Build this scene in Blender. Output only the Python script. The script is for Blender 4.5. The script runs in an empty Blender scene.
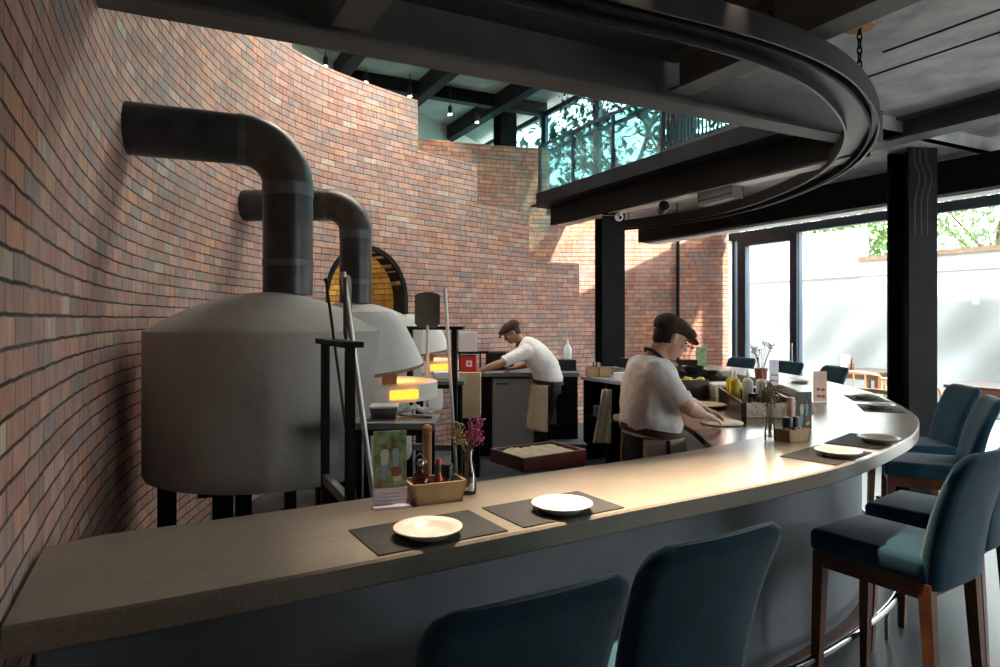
import bpy, bmesh, math, random
from mathutils import Vector, Matrix, noise
R = math.radians
rnd = random.Random(7)
scn = bpy.context.scene
col = scn.collection
H = 1.6; F = 667.0; HZ = 319.0           # eye height, focal length in pixels, horizon row
U = Vector((.8886, .4586, 0)); V = Vector((-.4586, .8886, 0))   # the building grid
def ab(a, b, z=0): return U*a + V*b + Vector((0, 0, z))
def at(x, y, z):                          # the point of height z seen at a pixel
    Y = F*(H-z)/(y-HZ); return Vector(((x-500)/F*Y, Y, z))
def dp(x, y, Y): return Vector(((x-500)/F*Y, Y, H-(y-HZ)*Y/F))

# ---------------------------------------------------------------- materials
MATS = {}
def nt(m): return m.node_tree.nodes, m.node_tree.links
def mat(name, c, rough=.5, metal=0., var=.12, scale=6., bump=0., bscale=40., spec=.5, c2=None, detail=4., coat=0., sheen=0.):
    if name in MATS: return MATS[name]
    m = bpy.data.materials.new(name); m.use_nodes = True
    n, l = nt(m); b = n['Principled BSDF']
    b.inputs['Roughness'].default_value = rough; b.inputs['Metallic'].default_value = metal
    b.inputs['Specular IOR Level'].default_value = spec
    if coat: b.inputs['Coat Weight'].default_value = coat; b.inputs['Coat Roughness'].default_value = .15
    if sheen: b.inputs['Sheen Weight'].default_value = sheen; b.inputs['Sheen Roughness'].default_value = .4
    tc = n.new('ShaderNodeTexCoord')
    nz = n.new('ShaderNodeTexNoise'); nz.inputs['Scale'].default_value = scale; nz.inputs['Detail'].default_value = detail
    l.new(tc.outputs['Object'], nz.inputs['Vector'])
    r = n.new('ShaderNodeValToRGB'); e = r.color_ramp.elements
    e[0].position = .3; e[1].position = .7
    if c2 is None:
        e[0].color = tuple(max(0, x*(1-var)) for x in c)+(1,); e[1].color = tuple(min(1, x*(1+var)) for x in c)+(1,)
    else: e[0].color = tuple(c)+(1,); e[1].color = tuple(c2)+(1,)
    l.new(nz.outputs['Fac'], r.inputs['Fac']); l.new(r.outputs['Color'], b.inputs['Base Color'])
    if bump:
        n2 = n.new('ShaderNodeTexNoise'); n2.inputs['Scale'].default_value = bscale; n2.inputs['Detail'].default_value = 5
        l.new(tc.outputs['Object'], n2.inputs['Vector'])
        bp = n.new('ShaderNodeBump'); bp.inputs['Strength'].default_value = bump; bp.inputs['Distance'].default_value = .01
        l.new(n2.outputs['Fac'], bp.inputs['Height']); l.new(bp.outputs['Normal'], b.inputs['Normal'])
    MATS[name] = m; return m
def emis(name, c, s):
    m = bpy.data.materials.new(name); m.use_nodes = True; n, l = nt(m); n.remove(n['Principled BSDF'])
    e = n.new('ShaderNodeEmission'); e.inputs['Strength'].default_value = s
    nz = n.new('ShaderNodeTexNoise'); nz.inputs['Scale'].default_value = 9
    r = n.new('ShaderNodeValToRGB'); r.color_ramp.elements[0].color = tuple(x*.6 for x in c)+(1,); r.color_ramp.elements[1].color = tuple(c)+(1,)
    l.new(nz.outputs['Fac'], r.inputs['Fac']); l.new(r.outputs['Color'], e.inputs['Color'])
    l.new(e.outputs[0], n['Material Output'].inputs[0]); MATS[name] = m; return m
def glass(name, tint, refl=.1, rough=.0):
    m = bpy.data.materials.new(name); m.use_nodes = True; n, l = nt(m); n.remove(n['Principled BSDF'])
    t = n.new('ShaderNodeBsdfTransparent'); t.inputs[0].default_value = tuple(tint)+(1,)
    g = n.new('ShaderNodeBsdfGlossy'); g.inputs['Roughness'].default_value = rough
    lw = n.new('ShaderNodeLayerWeight'); lw.inputs['Blend'].default_value = .25
    mp = n.new('ShaderNodeMath'); mp.operation = 'MULTIPLY'; mp.inputs[1].default_value = refl*5
    l.new(lw.outputs['Fresnel'], mp.inputs[0])
    mx = n.new('ShaderNodeMixShader'); l.new(mp.outputs[0], mx.inputs[0]); l.new(t.outputs[0], mx.inputs[1]); l.new(g.outputs[0], mx.inputs[2])
    l.new(mx.outputs[0], n['Material Output'].inputs[0]); MATS[name] = m; return m
def math_n(n, l, op, a, b=None):
    k = n.new('ShaderNodeMath'); k.operation = op
    for i, x in enumerate((a, b)):
        if x is None: continue
        if isinstance(x, (int, float)): k.inputs[i].default_value = x
        else: l.new(x, k.inputs[i])
    return k.outputs[0]
def brick(name, cols, w=.205, h=.067, mort=(.035, .028, .024), mw=.0075, grime=.6):
    m = bpy.data.materials.new(name); m.use_nodes = True; n, l = nt(m); b = n['Principled BSDF']
    uv = n.new('ShaderNodeUVMap'); sp = n.new('ShaderNodeSeparateXYZ'); l.new(uv.outputs[0], sp.inputs[0])
    # slightly wavy courses
    nzw = n.new('ShaderNodeTexNoise'); nzw.inputs['Scale'].default_value = 9; l.new(uv.outputs[0], nzw.inputs['Vector'])
    wv = math_n(n, l, 'MULTIPLY', math_n(n, l, 'SUBTRACT', nzw.outputs['Fac'], .5), .012)
    vv = math_n(n, l, 'DIVIDE', math_n(n, l, 'ADD', sp.outputs['Y'], wv), h)
    row = math_n(n, l, 'FLOOR', vv); fv = math_n(n, l, 'SUBTRACT', vv, row)
    half = math_n(n, l, 'MULTIPLY', math_n(n, l, 'MODULO', row, 2), .5)
    wr = n.new('ShaderNodeTexWhiteNoise'); wr.noise_dimensions = '1D'; l.new(row, wr.inputs['W'])
    uu = math_n(n, l, 'ADD', math_n(n, l, 'ADD', math_n(n, l, 'DIVIDE', sp.outputs['X'], w), half), math_n(n, l, 'MULTIPLY', wr.outputs['Value'], .22))
    cl = math_n(n, l, 'FLOOR', uu); fu = math_n(n, l, 'SUBTRACT', uu, cl)
    cb = n.new('ShaderNodeCombineXYZ'); l.new(cl, cb.inputs[0]); l.new(row, cb.inputs[1])
    wn = n.new('ShaderNodeTexWhiteNoise'); wn.noise_dimensions = '2D'; l.new(cb.outputs[0], wn.inputs['Vector'])
    rp = n.new('ShaderNodeValToRGB'); rp.color_ramp.interpolation = 'CONSTANT'
    els = rp.color_ramp.elements
    for i, (p, c) in enumerate(cols):
        e = els[0] if i == 0 else (els[1] if i == 1 else els.new(p))
        e.position = p; e.color = tuple(c)+(1,)
    l.new(wn.outputs['Value'], rp.inputs['Fac'])
    n1 = n.new('ShaderNodeTexNoise'); n1.inputs['Scale'].default_value = 22; n1.inputs['Detail'].default_value = 6
    mpv = n.new('ShaderNodeMapping'); mpv.inputs['Scale'].default_value = (1, .35, 1)   # vertical weather streaks
    l.new(uv.outputs[0], mpv.inputs['Vector']); l.new(mpv.outputs[0], n1.inputs['Vector'])
    hs = n.new('ShaderNodeMix'); hs.data_type = 'RGBA'; hs.blend_type = 'OVERLAY'; hs.inputs['Factor'].default_value = .6
    l.new(rp.outputs['Color'], hs.inputs['A']); l.new(n1.outputs['Fac'], hs.inputs['B'])
    n3 = n.new('ShaderNodeTexNoise'); n3.inputs['Scale'].default_value = 1.1; n3.inputs['Detail'].default_value = 3; l.new(uv.outputs[0], n3.inputs['Vector'])
    hs2 = n.new('ShaderNodeMix'); hs2.data_type = 'RGBA'; hs2.blend_type = 'OVERLAY'; hs2.inputs['Factor'].default_value = .25
    l.new(hs.outputs['Result'], hs2.inputs['A']); l.new(n3.outputs['Fac'], hs2.inputs['B'])
    du = math_n(n, l, 'MULTIPLY', math_n(n, l, 'MINIMUM', fu, math_n(n, l, 'SUBTRACT', 1, fu)), w)
    dv = math_n(n, l, 'MULTIPLY', math_n(n, l, 'MINIMUM', fv, math_n(n, l, 'SUBTRACT', 1, fv)), h)
    dist = math_n(n, l, 'MINIMUM', math_n(n, l, 'MULTIPLY', du, 1.6), dv)
    ss = n.new('ShaderNodeMapRange'); ss.interpolation_type = 'SMOOTHSTEP'
    ss.inputs['From Min'].default_value = mw*.25; ss.inputs['From Max'].default_value = mw
    l.new(dist, ss.inputs['Value'])
    mx = n.new('ShaderNodeMix'); mx.data_type = 'RGBA'; mx.inputs['A'].default_value = tuple(mort)+(1,)
    l.new(ss.outputs[0], mx.inputs['Factor']); l.new(hs2.outputs['Result'], mx.inputs['B'])
    n4 = n.new('ShaderNodeTexNoise'); n4.inputs['Scale'].default_value = 2.6; n4.inputs['Detail'].default_value = 7; n4.inputs['Roughness'].default_value = .65
    mp4 = n.new('ShaderNodeMapping'); mp4.inputs['Scale'].default_value = (1.6, .7, 1); l.new(uv.outputs[0], mp4.inputs['Vector']); l.new(mp4.outputs[0], n4.inputs['Vector'])
    gr = n.new('ShaderNodeMapRange'); gr.inputs['From Min'].default_value = .45; gr.inputs['From Max'].default_value = .75; gr.inputs['To Max'].default_value = grime; l.new(n4.outputs['Fac'], gr.inputs['Value'])
    mg = n.new('ShaderNodeMix'); mg.data_type = 'RGBA'; mg.inputs['B'].default_value = (.27, .265, .26, 1); l.new(gr.outputs[0], mg.inputs['Factor']); l.new(mx.outputs['Result'], mg.inputs['A'])
    l.new(mg.outputs['Result'], b.inputs['Base Color'])
    ht = math_n(n, l, 'ADD', ss.outputs[0], math_n(n, l, 'ADD', math_n(n, l, 'MULTIPLY', wn.outputs['Value'], .35), math_n(n, l, 'MULTIPLY', n1.outputs['Fac'], .3)))
    bp = n.new('ShaderNodeBump'); bp.inputs['Strength'].default_value = .7; bp.inputs['Distance'].default_value = .008
    l.new(ht, bp.inputs['Height']); l.new(bp.outputs['Normal'], b.inputs['Normal'])
    b.inputs['Roughness'].default_value = .8; b.inputs['Specular IOR Level'].default_value = .25
    MATS[name] = m; return m

BRICK = brick('red_brick', [(0, (.43, .22, .17)), (.16, (.49, .265, .21)), (.34, (.54, .32, .26)), (.5, (.42, .255, .215)), (.64, (.34, .255, .24)),
                            (.72, (.55, .30, .205)), (.84, (.47, .28, .235)), (.92, (.36, .225, .195)), (.97, (.52, .40, .32))], mort=(.04, .032, .028), mw=.0068)
BRICKB = brick('orange_brick', [(0, (.40, .165, .105)), (.2, (.45, .195, .125)), (.4, (.48, .225, .15)), (.6, (.34, .175, .135)), (.75, (.28, .19, .165)), (.85, (.50, .25, .155))], mort=(.06, .045, .038))
BRICKY = brick('ochre_brick', [(0, (.42, .26, .08)), (.3, (.5, .32, .1)), (.6, (.36, .21, .07)), (.8, (.55, .37, .14))])
STEEL = mat('black_steel', (.009, .0095, .0115), .6, .0, .3, 5, spec=.12)
UNITG = mat('grey_unit_housing', (.13, .135, .14), .5)
STEELG = mat('grey_painted_steel', (.10, .098, .096), .6, .0, .2, 3)
RAILM = mat('dark_grey_rail_steel', (.026, .025, .025), .42, .2, .25, 4)
PIPE = mat('black_flue_steel', (.032, .032, .034), .36, .35, .4, 7, bump=.05)
PIPEB = mat('weathered_flue_steel', (.07, .052, .042), .42, .6, .3, 7)
COLLAR = mat('flue_joint_band', (.085, .09, .092), .45, .6, .3, 12)
CONC = mat('bar_concrete', (.225, .19, .150), .28, 0, .13, 5, bump=.06, bscale=90, coat=.12)
SLAB = mat('ceiling_concrete', (.42, .42, .415), .75, 0, .3, 4.5, bump=.5, bscale=11, detail=9)
SLABD = mat('shaded_ceiling_concrete', (.028, .028, .03), .7, 0, .3, 2)  # ceiling concrete with the shade between the beams put into its colour
SLABU = mat('grey_green_upper_ceiling', (.22, .29, .28), .7, 0, .25, 2, bump=.3, bscale=6)
FLOOR = mat('polished_concrete_floor', (.05, .062, .072), .42, 0, .3, 1.6, bump=.05, bscale=14)
BASE = mat('bar_base_plaster', (.17, .19, .215), .5, 0, .22, 2.5, bump=.1, bscale=10)
OVEN = mat('oven_render', (.39, .375, .34), .85, 0, .16, 2.3, bump=.25, bscale=25)
HOODM = mat('oven_hood_plaster', (.74, .73, .69), .8, 0, .08, 4, bump=.1, bscale=25)
RIM = mat('hood_rim_brass', (.22, .15, .07), .5, .4, .3, 12)
THROATC = mat('throat_dark', (.03, .022, .018), .9, 0, .4, 8)
VELVET = mat('teal_velvet', (.012, .052, .082), .85, 0, .3, 7, bump=.15, bscale=160, spec=.2, sheen=.25)
WOODR = mat('red_brown_wood', (.12, .042, .02), .4, 0, .35, 9, bump=.05)
WOODL = mat('light_pine', (.46, .31, .16), .5, 0, .2, 11)
WOODT = mat('tan_bent_wood', (.45, .23, .10), .45, 0, .2, 8)
PLY = mat('plywood', (.55, .42, .26), .6, 0, .12, 7)
MATB = mat('black_placemat', (.012, .012, .012), .75, 0, .2, 60, bump=.3, bscale=400)
PLATE = mat('glazed_plate', (.58, .54, .48), .32, 0, .05, 5, spec=.35)
WHITE = mat('white_plastic', (.75, .75, .75), .4, 0, .04, 5)
PAPER = mat('white_paper', (.7, .69, .72), .7, 0, .05, 5)
LAV = mat('lavender_card', (.74, .68, .78), .6, 0, .04, 5)
PINK = mat('pink_card', (.74, .50, .40), .6, 0, .05, 5)
PHOTO = mat('garden_photo_print', (.04, .10, .03), .45, 0, .2, 38, c2=(.34, .46, .22), detail=8)
PHOTOD = mat('dark_photo_print', (.012, .018, .012), .5, 0, .2, 30, c2=(.06, .09, .05), detail=8)
INK = mat('printed_ink', (.30, .27, .30), .6, 0, .1, 5)
INKR = mat('printed_red', (.45, .06, .04), .6, 0, .1, 5)
INKB = mat('printed_blue', (.25, .36, .48), .6, 0, .1, 5)
INKW = mat('printed_pale', (.65, .6, .55), .6, 0, .1, 5)
BROWN = mat('printed_brown', (.25, .09, .05), .6, 0, .1, 5)
BLACKP = mat('black_plastic', (.012, .012, .013), .35, 0, .1, 5)
SYRUP = mat('dark_syrup', (.045, .008, .006), .08, 0, .2, 5, coat=.6)
SAUCE = mat('red_sauce', (.33, .03, .012), .15, 0, .2, 5, coat=.5)
REDP = mat('red_plastic', (.5, .02, .02), .35, 0, .1, 5)
GREENP = mat('green_plastic', (.02, .13, .05), .35, 0, .1, 5)
YELL = mat('yellow_mustard', (.62, .48, .02), .3, 0, .1, 5)
LACQ = mat('red_lacquer', (.095, .014, .009), .3, 0, .3, 6, coat=.4)
DARKW = mat('dark_brown_wood', (.035, .017, .011), .35, 0, .3, 8, coat=.2)
DOUGH = mat('floured_dough', (.72, .6, .44), .8, 0, .12, 18, bump=.6, bscale=20)
FOIL = mat('crumpled_foil', (.80, .68, .52), .35, .35, .15, 20, bump=1., bscale=45)
STAIN = mat('brushed_stainless', (.42, .42, .42), .16, 1., .12, 3)
GREYM = mat('grey_appliance_steel', (.42, .43, .46), .4, .5, .1, 2)
PEEL = mat('worn_peel_steel', (.13, .11, .10), .5, .5, .25, 8)
ROD = mat('pale_handle', (.55, .53, .5), .35, .5, .1, 5)
SLATE = mat('slate_shelf', (.16, .16, .16), .5, 0, .3, 8)
SKIN = mat('skin', (.56, .33, .23), .5, 0, .08, 12)
SKIN2 = mat('tanned_skin', (.36, .19, .12), .5, 0, .08, 12)
HAIR = mat('black_hair', (.012, .009, .008), .5, 0, .3, 60)
CAP = mat('dark_brown_cap_wool', (.045, .025, .018), .9, 0, .35, 90, bump=.2, bscale=200)
SHIRT = mat('white_shirt_cotton', (.78, .74, .73), .85, 0, .05, 8, bump=.15, bscale=30)
APRON = mat('beige_apron', (.58, .47, .36), .85, 0, .1, 9, bump=.1, bscale=60)
STRAP = mat('brown_strap', (.045, .02, .013), .6, 0, .2, 20)
TROU = mat('black_trousers', (.012, .012, .014), .8, 0, .2, 20)
CLOTH = mat('beige_towel', (.45, .38, .28), .9, 0, .1, 30, bump=.3, bscale=90)
TARP = mat('pale_tarpaulin', (.24, .25, .258), .6, 0, .08, .8, bump=.5, bscale=2.5)
PLAST = mat('pale_outdoor_wall', (.24, .235, .22), .85, 0, .06, 2)
PAVE = mat('pale_paving', (.3, .3, .3), .8, 0, .1, 3)
LEAFG = mat('tree_leaf', (.13, .22, .07), .7, 0, .35, 3)
LEAFD = mat('dark_ivy_leaf', (.025, .05, .035), .6, 0, .4, 6)
BARK = mat('bark', (.12, .08, .05), .9, 0, .3, 12)
MINT = mat('mint_painted_wall', (.52, .66, .58), .8, 0, .04, 2)
DRIED = mat('dried_stem', (.22, .19, .10), .8, 0, .35, 30)
BLOOM = mat('purple_bloom', (.26, .03, .12), .7, 0, .4, 40)
ROSE = mat('red_berry', (.42, .08, .07), .7, 0, .3, 40)
ALU = mat('dark_blue_grey_aluminium', (.035, .05, .07), .4, .4, .1, 3)
GREYB = mat('blue_grey_plastic', (.07, .09, .12), .5, 0, .1, 5)
RUST = mat('rust_patch', (.42, .22, .10), .8, 0, .3, 9)
CABLE = mat('grey_cable', (.05, .05, .05), .6, 0, .1, 5)
FLAME = emis('flame', (1., .28, .02), 7)
EMBER = emis('ember_glow', (1., .33, .03), 1.6)
LAMP = emis('lamp_bulb', (1., .85, .62), 25)
GLASS = glass('clear_window_glass', (.97, .99, .98), .07)
TEAL = glass('teal_tinted_glass', (.50, .72, .71), .10)
def frosted(name, c):
    m = bpy.data.materials.new(name); m.use_nodes = True; n, l = nt(m); n.remove(n['Principled BSDF'])
    t = n.new('ShaderNodeBsdfTranslucent'); t.inputs[0].default_value = tuple(c)+(1,)
    l.new(t.outputs[0], n['Material Output'].inputs[0]); MATS[name] = m; return m
FROST = frosted('frosted_skylight_glass', (.93, .91, .87))
BALG = glass('blue_balustrade_glass', (.80, .93, .95), .10)
JAR = glass('jar_glass', (.93, .95, .93), .2, .06)

def speckle(m, c, th=.62, sc=140):          # pale and dark chips of aggregate
    n, l = nt(m); b = n['Principled BSDF']; src = b.inputs['Base Color'].links[0].from_socket
    tc = n.new('ShaderNodeTexCoord'); v = n.new('ShaderNodeTexNoise'); v.inputs['Scale'].default_value = sc; v.inputs['Detail'].default_value = 2
    l.new(tc.outputs['Object'], v.inputs['Vector']); r = n.new('ShaderNodeValToRGB'); r.color_ramp.elements[0].position = th; r.color_ramp.elements[1].position = th+.04
    l.new(v.outputs['Fac'], r.inputs['Fac']); mx = n.new('ShaderNodeMix'); mx.data_type = 'RGBA'; mx.inputs['B'].default_value = tuple(c)+(1,)
    l.new(r.outputs['Color'], mx.inputs['Factor']); l.new(src, mx.inputs['A']); l.new(mx.outputs['Result'], b.inputs['Base Color'])
speckle(CONC, (.26, .232, .20), .60, 120); speckle(CONC, (.15, .13, .11), .66, 90)
# ---------------------------------------------------------------- mesh builder
ROOT = {}
class MB:
    def __init__(s): s.bm = bmesh.new(); s.uv = None
    def poly(s, pts):
        vs = [s.bm.verts.new(p) for p in pts]
        return s.bm.faces.new(vs)
    def box(s, c, d, rz=0, bev=0., M=None, seg=2):
        c = Vector(c); m = M or Matrix.Rotation(rz, 4, 'Z')
        r = bmesh.ops.create_cube(s.bm, size=1)
        for v in r['verts']: v.co = c + m @ Vector((v.co.x*d[0], v.co.y*d[1], v.co.z*d[2]))
        if bev:
            es = list({e for v in r['verts'] for e in v.link_edges})
            bmesh.ops.bevel(s.bm, geom=es, offset=bev, segments=seg, profile=.5, affect='EDGES')
        return s
    def span(s, lo, hi, bev=0.): 
        return s.box([(a+b)/2 for a, b in zip(lo, hi)], [b-a for a, b in zip(lo, hi)], 0, bev)
    def bar(s, p, q, w, h=None, up=(0, 0, 1), bev=0.):
        p, q = Vector(p), Vector(q); h = h or w; d = (q-p); L = d.length; d.normalize(); up = Vector(up)
        if abs(d.dot(up)) > .98: up = Vector((1, 0, 0))
        x = d.cross(up).normalized(); z = x.cross(d)
        M = Matrix((x, d, z)).transposed().to_4x4()
        return s.box((p+q)/2, (w, L, h), M=M, bev=bev)
    def loft(s, rings, cap=True, closed=False):
        vr = [[s.bm.verts.new(p) for p in r] for r in rings]; n = len(vr[0])
        k = len(vr)
        for i in range(k if closed else k-1):
            a, b = vr[i], vr[(i+1) % k]
            for j in range(n): s.bm.faces.new((a[j], a[(j+1) % n], b[(j+1) % n], b[j]))
        if cap and not closed:
            s.bm.faces.new(vr[0][::-1]); s.bm.faces.new(vr[-1])
        return s
    def tube(s, pts, r, n=12, cap=True, closed=False):
        pts = [Vector(p) for p in pts]; k = len(pts)
        rs = r if isinstance(r, (list, tuple)) else [r]*k
        rings = []; x = None
        for i, p in enumerate(pts):
            if closed: t = pts[(i+1) % k]-pts[i-1]
            else: t = pts[min(i+1, k-1)]-pts[max(i-1, 0)]
            t.normalize()
            if x is None: x = t.orthogonal().normalized()
            else: x = (x-t*x.dot(t)).normalized()
            y = t.cross(x)
            rings.append([p+x*math.cos(2*math.pi*j/n)*rs[i]+y*math.sin(2*math.pi*j/n)*rs[i] for j in range(n)])
        return s.loft(rings, cap, closed)
    def lathe(s, prof, c=(0, 0, 0), n=32, M=None, cap=True):
        c = Vector(c); rings = []
        for r, z in prof:
            rings.append([c+((M @ Vector((r*math.cos(2*math.pi*j/n), r*math.sin(2*math.pi*j/n), z))) if M else Vector((r*math.cos(2*math.pi*j/n), r*math.sin(2*math.pi*j/n), z))) for j in range(n)])
        return s.loft(rings, cap)
    def prism(s, pts, z0, z1):
        b = [s.bm.verts.new((p[0], p[1], z0)) for p in pts]; t = [s.bm.verts.new((p[0], p[1], z1)) for p in pts]; n = len(pts)
        for i in range(n): s.bm.faces.new((b[i], b[(i+1) % n], t[(i+1) % n], t[i]))
        s.bm.faces.new(b[::-1]); s.bm.faces.new(t); return s
    def ball(s, c, r, n=12, M=None):
        rr = r if isinstance(r, (list, tuple)) else (r, r, r); c = Vector(c)
        g = bmesh.ops.create_uvsphere(s.bm, u_segments=n, v_segments=max(6, n//2+2), radius=1)
        for v in g['verts']:
            p = Vector((v.co.x*rr[0], v.co.y*rr[1], v.co.z*rr[2])); v.co = c+(M @ p if M else p)
        return s
    def build(s, name, m, parent=None, smooth=None, recalc=True):
        me = bpy.data.meshes.new(name)
        if recalc: bmesh.ops.recalc_face_normals(s.bm, faces=s.bm.faces)
        inv = ROOT.get(parent.name) if parent else None
        if inv is not None:
            for v in s.bm.verts: v.co = inv @ v.co
        elif parent is None and len(s.bm.verts):
            pass
        if smooth:
            for f in s.bm.faces: f.smooth = True
            for e in s.bm.edges:
                if len(e.link_faces) == 2 and e.calc_face_angle(0) > R(smooth): e.smooth = False
        s.bm.to_mesh(me); s.bm.free()
        me.materials.append(m)
        o = bpy.data.objects.new(name, me); col.objects.link(o)
        if parent:
            o.parent = parent
            if inv is not None: ROOT[o.name] = inv
        return o
def tag(o, label=None, cat=None, group=None, kind=None):
    if label: o['label'] = label
    if cat: o['category'] = cat
    if group: o['group'] = group
    if kind: o['kind'] = kind
    return o
def thing(name, loc, label, cat, group=None, rz=0, kind=None, local=False):
    o = bpy.data.objects.new(name, None); col.objects.link(o); o.empty_display_size = .1
    o.location = loc; o.rotation_euler = (0, 0, rz)
    if not local: ROOT[o.name] = (Matrix.Translation(Vector(loc)) @ Matrix.Rotation(rz, 4, 'Z')).inverted()
    return tag(o, label, cat, group, kind)
def setloc(o, loc):                         # origin of a one-mesh thing moved to its base
    loc = Vector(loc); o.data.transform(Matrix.Translation(-loc)); o.location = loc; return o
def copy_tree(o, parent=None):
    c = o.copy(); col.objects.link(c); c.parent = parent
    for ch in list(o.children): copy_tree(ch, c)
    return c
def struct(name, mb, m, label=None, cat=None, parent=None, smooth=None):
    o = mb.build(name, m, parent, smooth)
    return tag(o, label, cat, None, 'structure')
def curve(pts, step=.06):                   # Catmull-Rom resample
    P = [Vector(p) for p in pts]; out = []
    for i in range(len(P)-1):
        a, b, c, d = P[max(i-1, 0)], P[i], P[i+1], P[min(i+2, len(P)-1)]
        k = max(1, int((c-b).length/step))
        for j in range(k):
            t = j/k
            out.append(.5*((2*b)+(c-a)*t+(2*a-5*b+4*c-d)*t*t+(3*b-a-3*c+d)*t**3))
    out.append(P[-1]); return out
def smooth_line(p, it=4):
    for _ in range(it): p = [p[0]]+[(p[i-1]+2*p[i]+p[i+1])/4 for i in range(1, len(p)-1)]+[p[-1]]
    return p
def normals(p):                             # left-hand normals of a plan curve
    o = []
    for i in range(len(p)):
        t = p[min(i+1, len(p)-1)]-p[max(i-1, 0)]; t.normalize(); o.append(Vector((-t.y, t.x, 0)))
    return o
SKY, SUN, EXPO = 6.0, 11.0, 1.15
SUND = (-.55, .45, -.70)
LE = [260, 560, 540]
LT = [(.08, 2.08, 1.0), (.56, 2.38, 1.0), (1.0, 2.72, 1.0)]
# ---------------------------------------------------------------- brick walls: plan curve, stepped top, real thickness
def wall(name, path, top, m, thick=.16, dz=.05, hole=None, z0=0.0):
    p = path; nv = normals(p); s = [0.]
    for i in range(1, len(p)): s.append(s[-1]+(p[i]-p[i-1]).length)
    tops = [top((p[i]+p[i+1])/2) for i in range(len(p)-1)]
    zs = sorted({round(z0+k*dz, 4) for k in range(int((max(tops)-z0)/dz)+1)} | set(tops))
    bm = bmesh.new(); uvl = bm.loops.layers.uv.new('UVMap'); vc = {}
    def vert(i, k, side):
        if (i, k, side) not in vc:
            q = p[i]+(nv[i]*thick if side else Vector((0, 0, 0))); vc[i, k, side] = bm.verts.new((q.x, q.y, zs[k]))
        return vc[i, k, side]
    cells = set()
    for i in range(len(p)-1):
        for k in range(len(zs)-1):
            if zs[k+1] <= tops[i]+1e-4 and not (hole and hole((s[i]+s[i+1])/2, (zs[k]+zs[k+1])/2, (p[i]+p[i+1])/2)): cells.add((i, k))
    def quad(ks):
        f = bm.faces.new([vert(*q) for q in ks])
        for lp, q in zip(f.loops, ks): lp[uvl].uv = (s[q[0]]+(.1 if q[2] else 0), zs[q[1]])
    for i, k in cells:
        quad([(i, k, 0), (i+1, k, 0), (i+1, k+1, 0), (i, k+1, 0)])
        quad([(i, k+1, 1), (i+1, k+1, 1), (i+1, k, 1), (i, k, 1)])
        if (i-1, k) not in cells: quad([(i, k, 1), (i, k, 0), (i, k+1, 0), (i, k+1, 1)])
        if (i+1, k) not in cells: quad([(i+1, k, 0), (i+1, k, 1), (i+1, k+1, 1), (i+1, k+1, 0)])
        if (i, k+1) not in cells: quad([(i, k+1, 0), (i+1, k+1, 0), (i+1, k+1, 1), (i, k+1, 1)])
        if (i, k-1) not in cells: quad([(i, k, 1), (i+1, k, 1), (i+1, k, 0), (i, k, 0)])
    me = bpy.data.meshes.new(name); bm.to_mesh(me); bm.free(); me.materials.append(m)
    o = bpy.data.objects.new(name, me); col.objects.link(o); tag(o, kind='structure'); return o

# wall direction of travel: the room lies to its right, so the left-hand normal points into the wall
wp = [ab(-.255, -2.3), ab(-.255, -.6), ab(-.255, .6), (-.92, 1.22), (-1.32, 2.0), (-1.58, 2.55), (-1.88, 3.3), (-2.06, 4.0), (-2.17, 4.8), (-2.2, 5.5), (-2.1, 6.3),
      (-1.83, 7.0), (-1.4, 7.6), (-.9, 8.2), (-.3, 8.85), (.3, 9.5), (.75, 9.92), (1.2, 10.2), (1.62, 10.35)]
wp = [Vector((q[0], q[1], 0)) for q in wp]
wpath = smooth_line(curve(wp, .07), 6)
def wtop(q):
    x = 500+F*q.x/max(q.y, .4)
    if q.y < 6 or x < 290: return 5.2
    for lim, t in ((416, 4.25), (477, 3.65), (529, 3.13), (578, 2.45)):
        if x < lim: return t
    return 1.85
# the arched niche in the curved wall
ac = min(range(len(wpath)), key=lambda i: abs(500+F*wpath[i].x/max(wpath[i].y, .4)-367) + (0 if wpath[i].y > 6 else 999))
acs = sum((wpath[i+1]-wpath[i]).length for i in range(ac))
AR, AZ = .56, 1.82                          # arch radius, springing height
def ahole(s, z, q):
    ds = s-acs
    if abs(ds) > AR or z < .55: return False
    return z < AZ or ds*ds+(z-AZ)**2 < AR*AR
wall('wall_left', wpath, wtop, BRICK, hole=ahole)
bpath = [Vector(q) for q in ((-1.3, 10.25, 0), (-.6, 10.5, 0), (.1, 10.72, 0), (.7, 10.85, 0), (1.7, 10.85, 0), (2.7, 10.85, 0), (3.72, 10.85, 0))]
wall('wall_back', curve(bpath, .12), lambda q: 4.38 if q.x < .8 else 3.35, BRICKB)
# niche lining: side and back of ochre brick, and the dark steel arch band in front of it
at_ = (wpath[ac+1]-wpath[ac-1]).normalized(); an = Vector((-at_.y, at_.x, 0)); ap = wpath[ac]
def apt(ds, z, d): return ap+at_*ds+an*d+Vector((0, 0, z))
prof = [(-AR, .5)]+[(-AR*math.cos(math.pi*k/24), AZ+AR*math.sin(math.pi*k/24)) for k in range(25)]+[(AR, .5)]
niche = thing('arched_niche', apt(0, .5, 0), 'arched niche lined in yellow brick in the curved wall behind the ovens', 'niche', kind='thing')
mb = MB(); rings = []
for k, sc in ((-.035, 1.08), (-.035, .98), (.16, .98), (.16, 1.08)):
    rings.append([apt(a*sc, AZ+(z-AZ)*sc if z > AZ else z, k) for a, z in prof])
n = len(prof)
vr = [[mb.bm.verts.new(q) for q in r] for r in rings]
for i in range(4):
    for j in range(n-1): mb.bm.faces.new((vr[i][j], vr[i][j+1], vr[(i+1) % 4][j+1], vr[(i+1) % 4][j]))
mb.build('arch_band', STEEL, niche, 40)
bm = bmesh.new(); uvl = bm.loops.layers.uv.new('UVMap')
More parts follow.
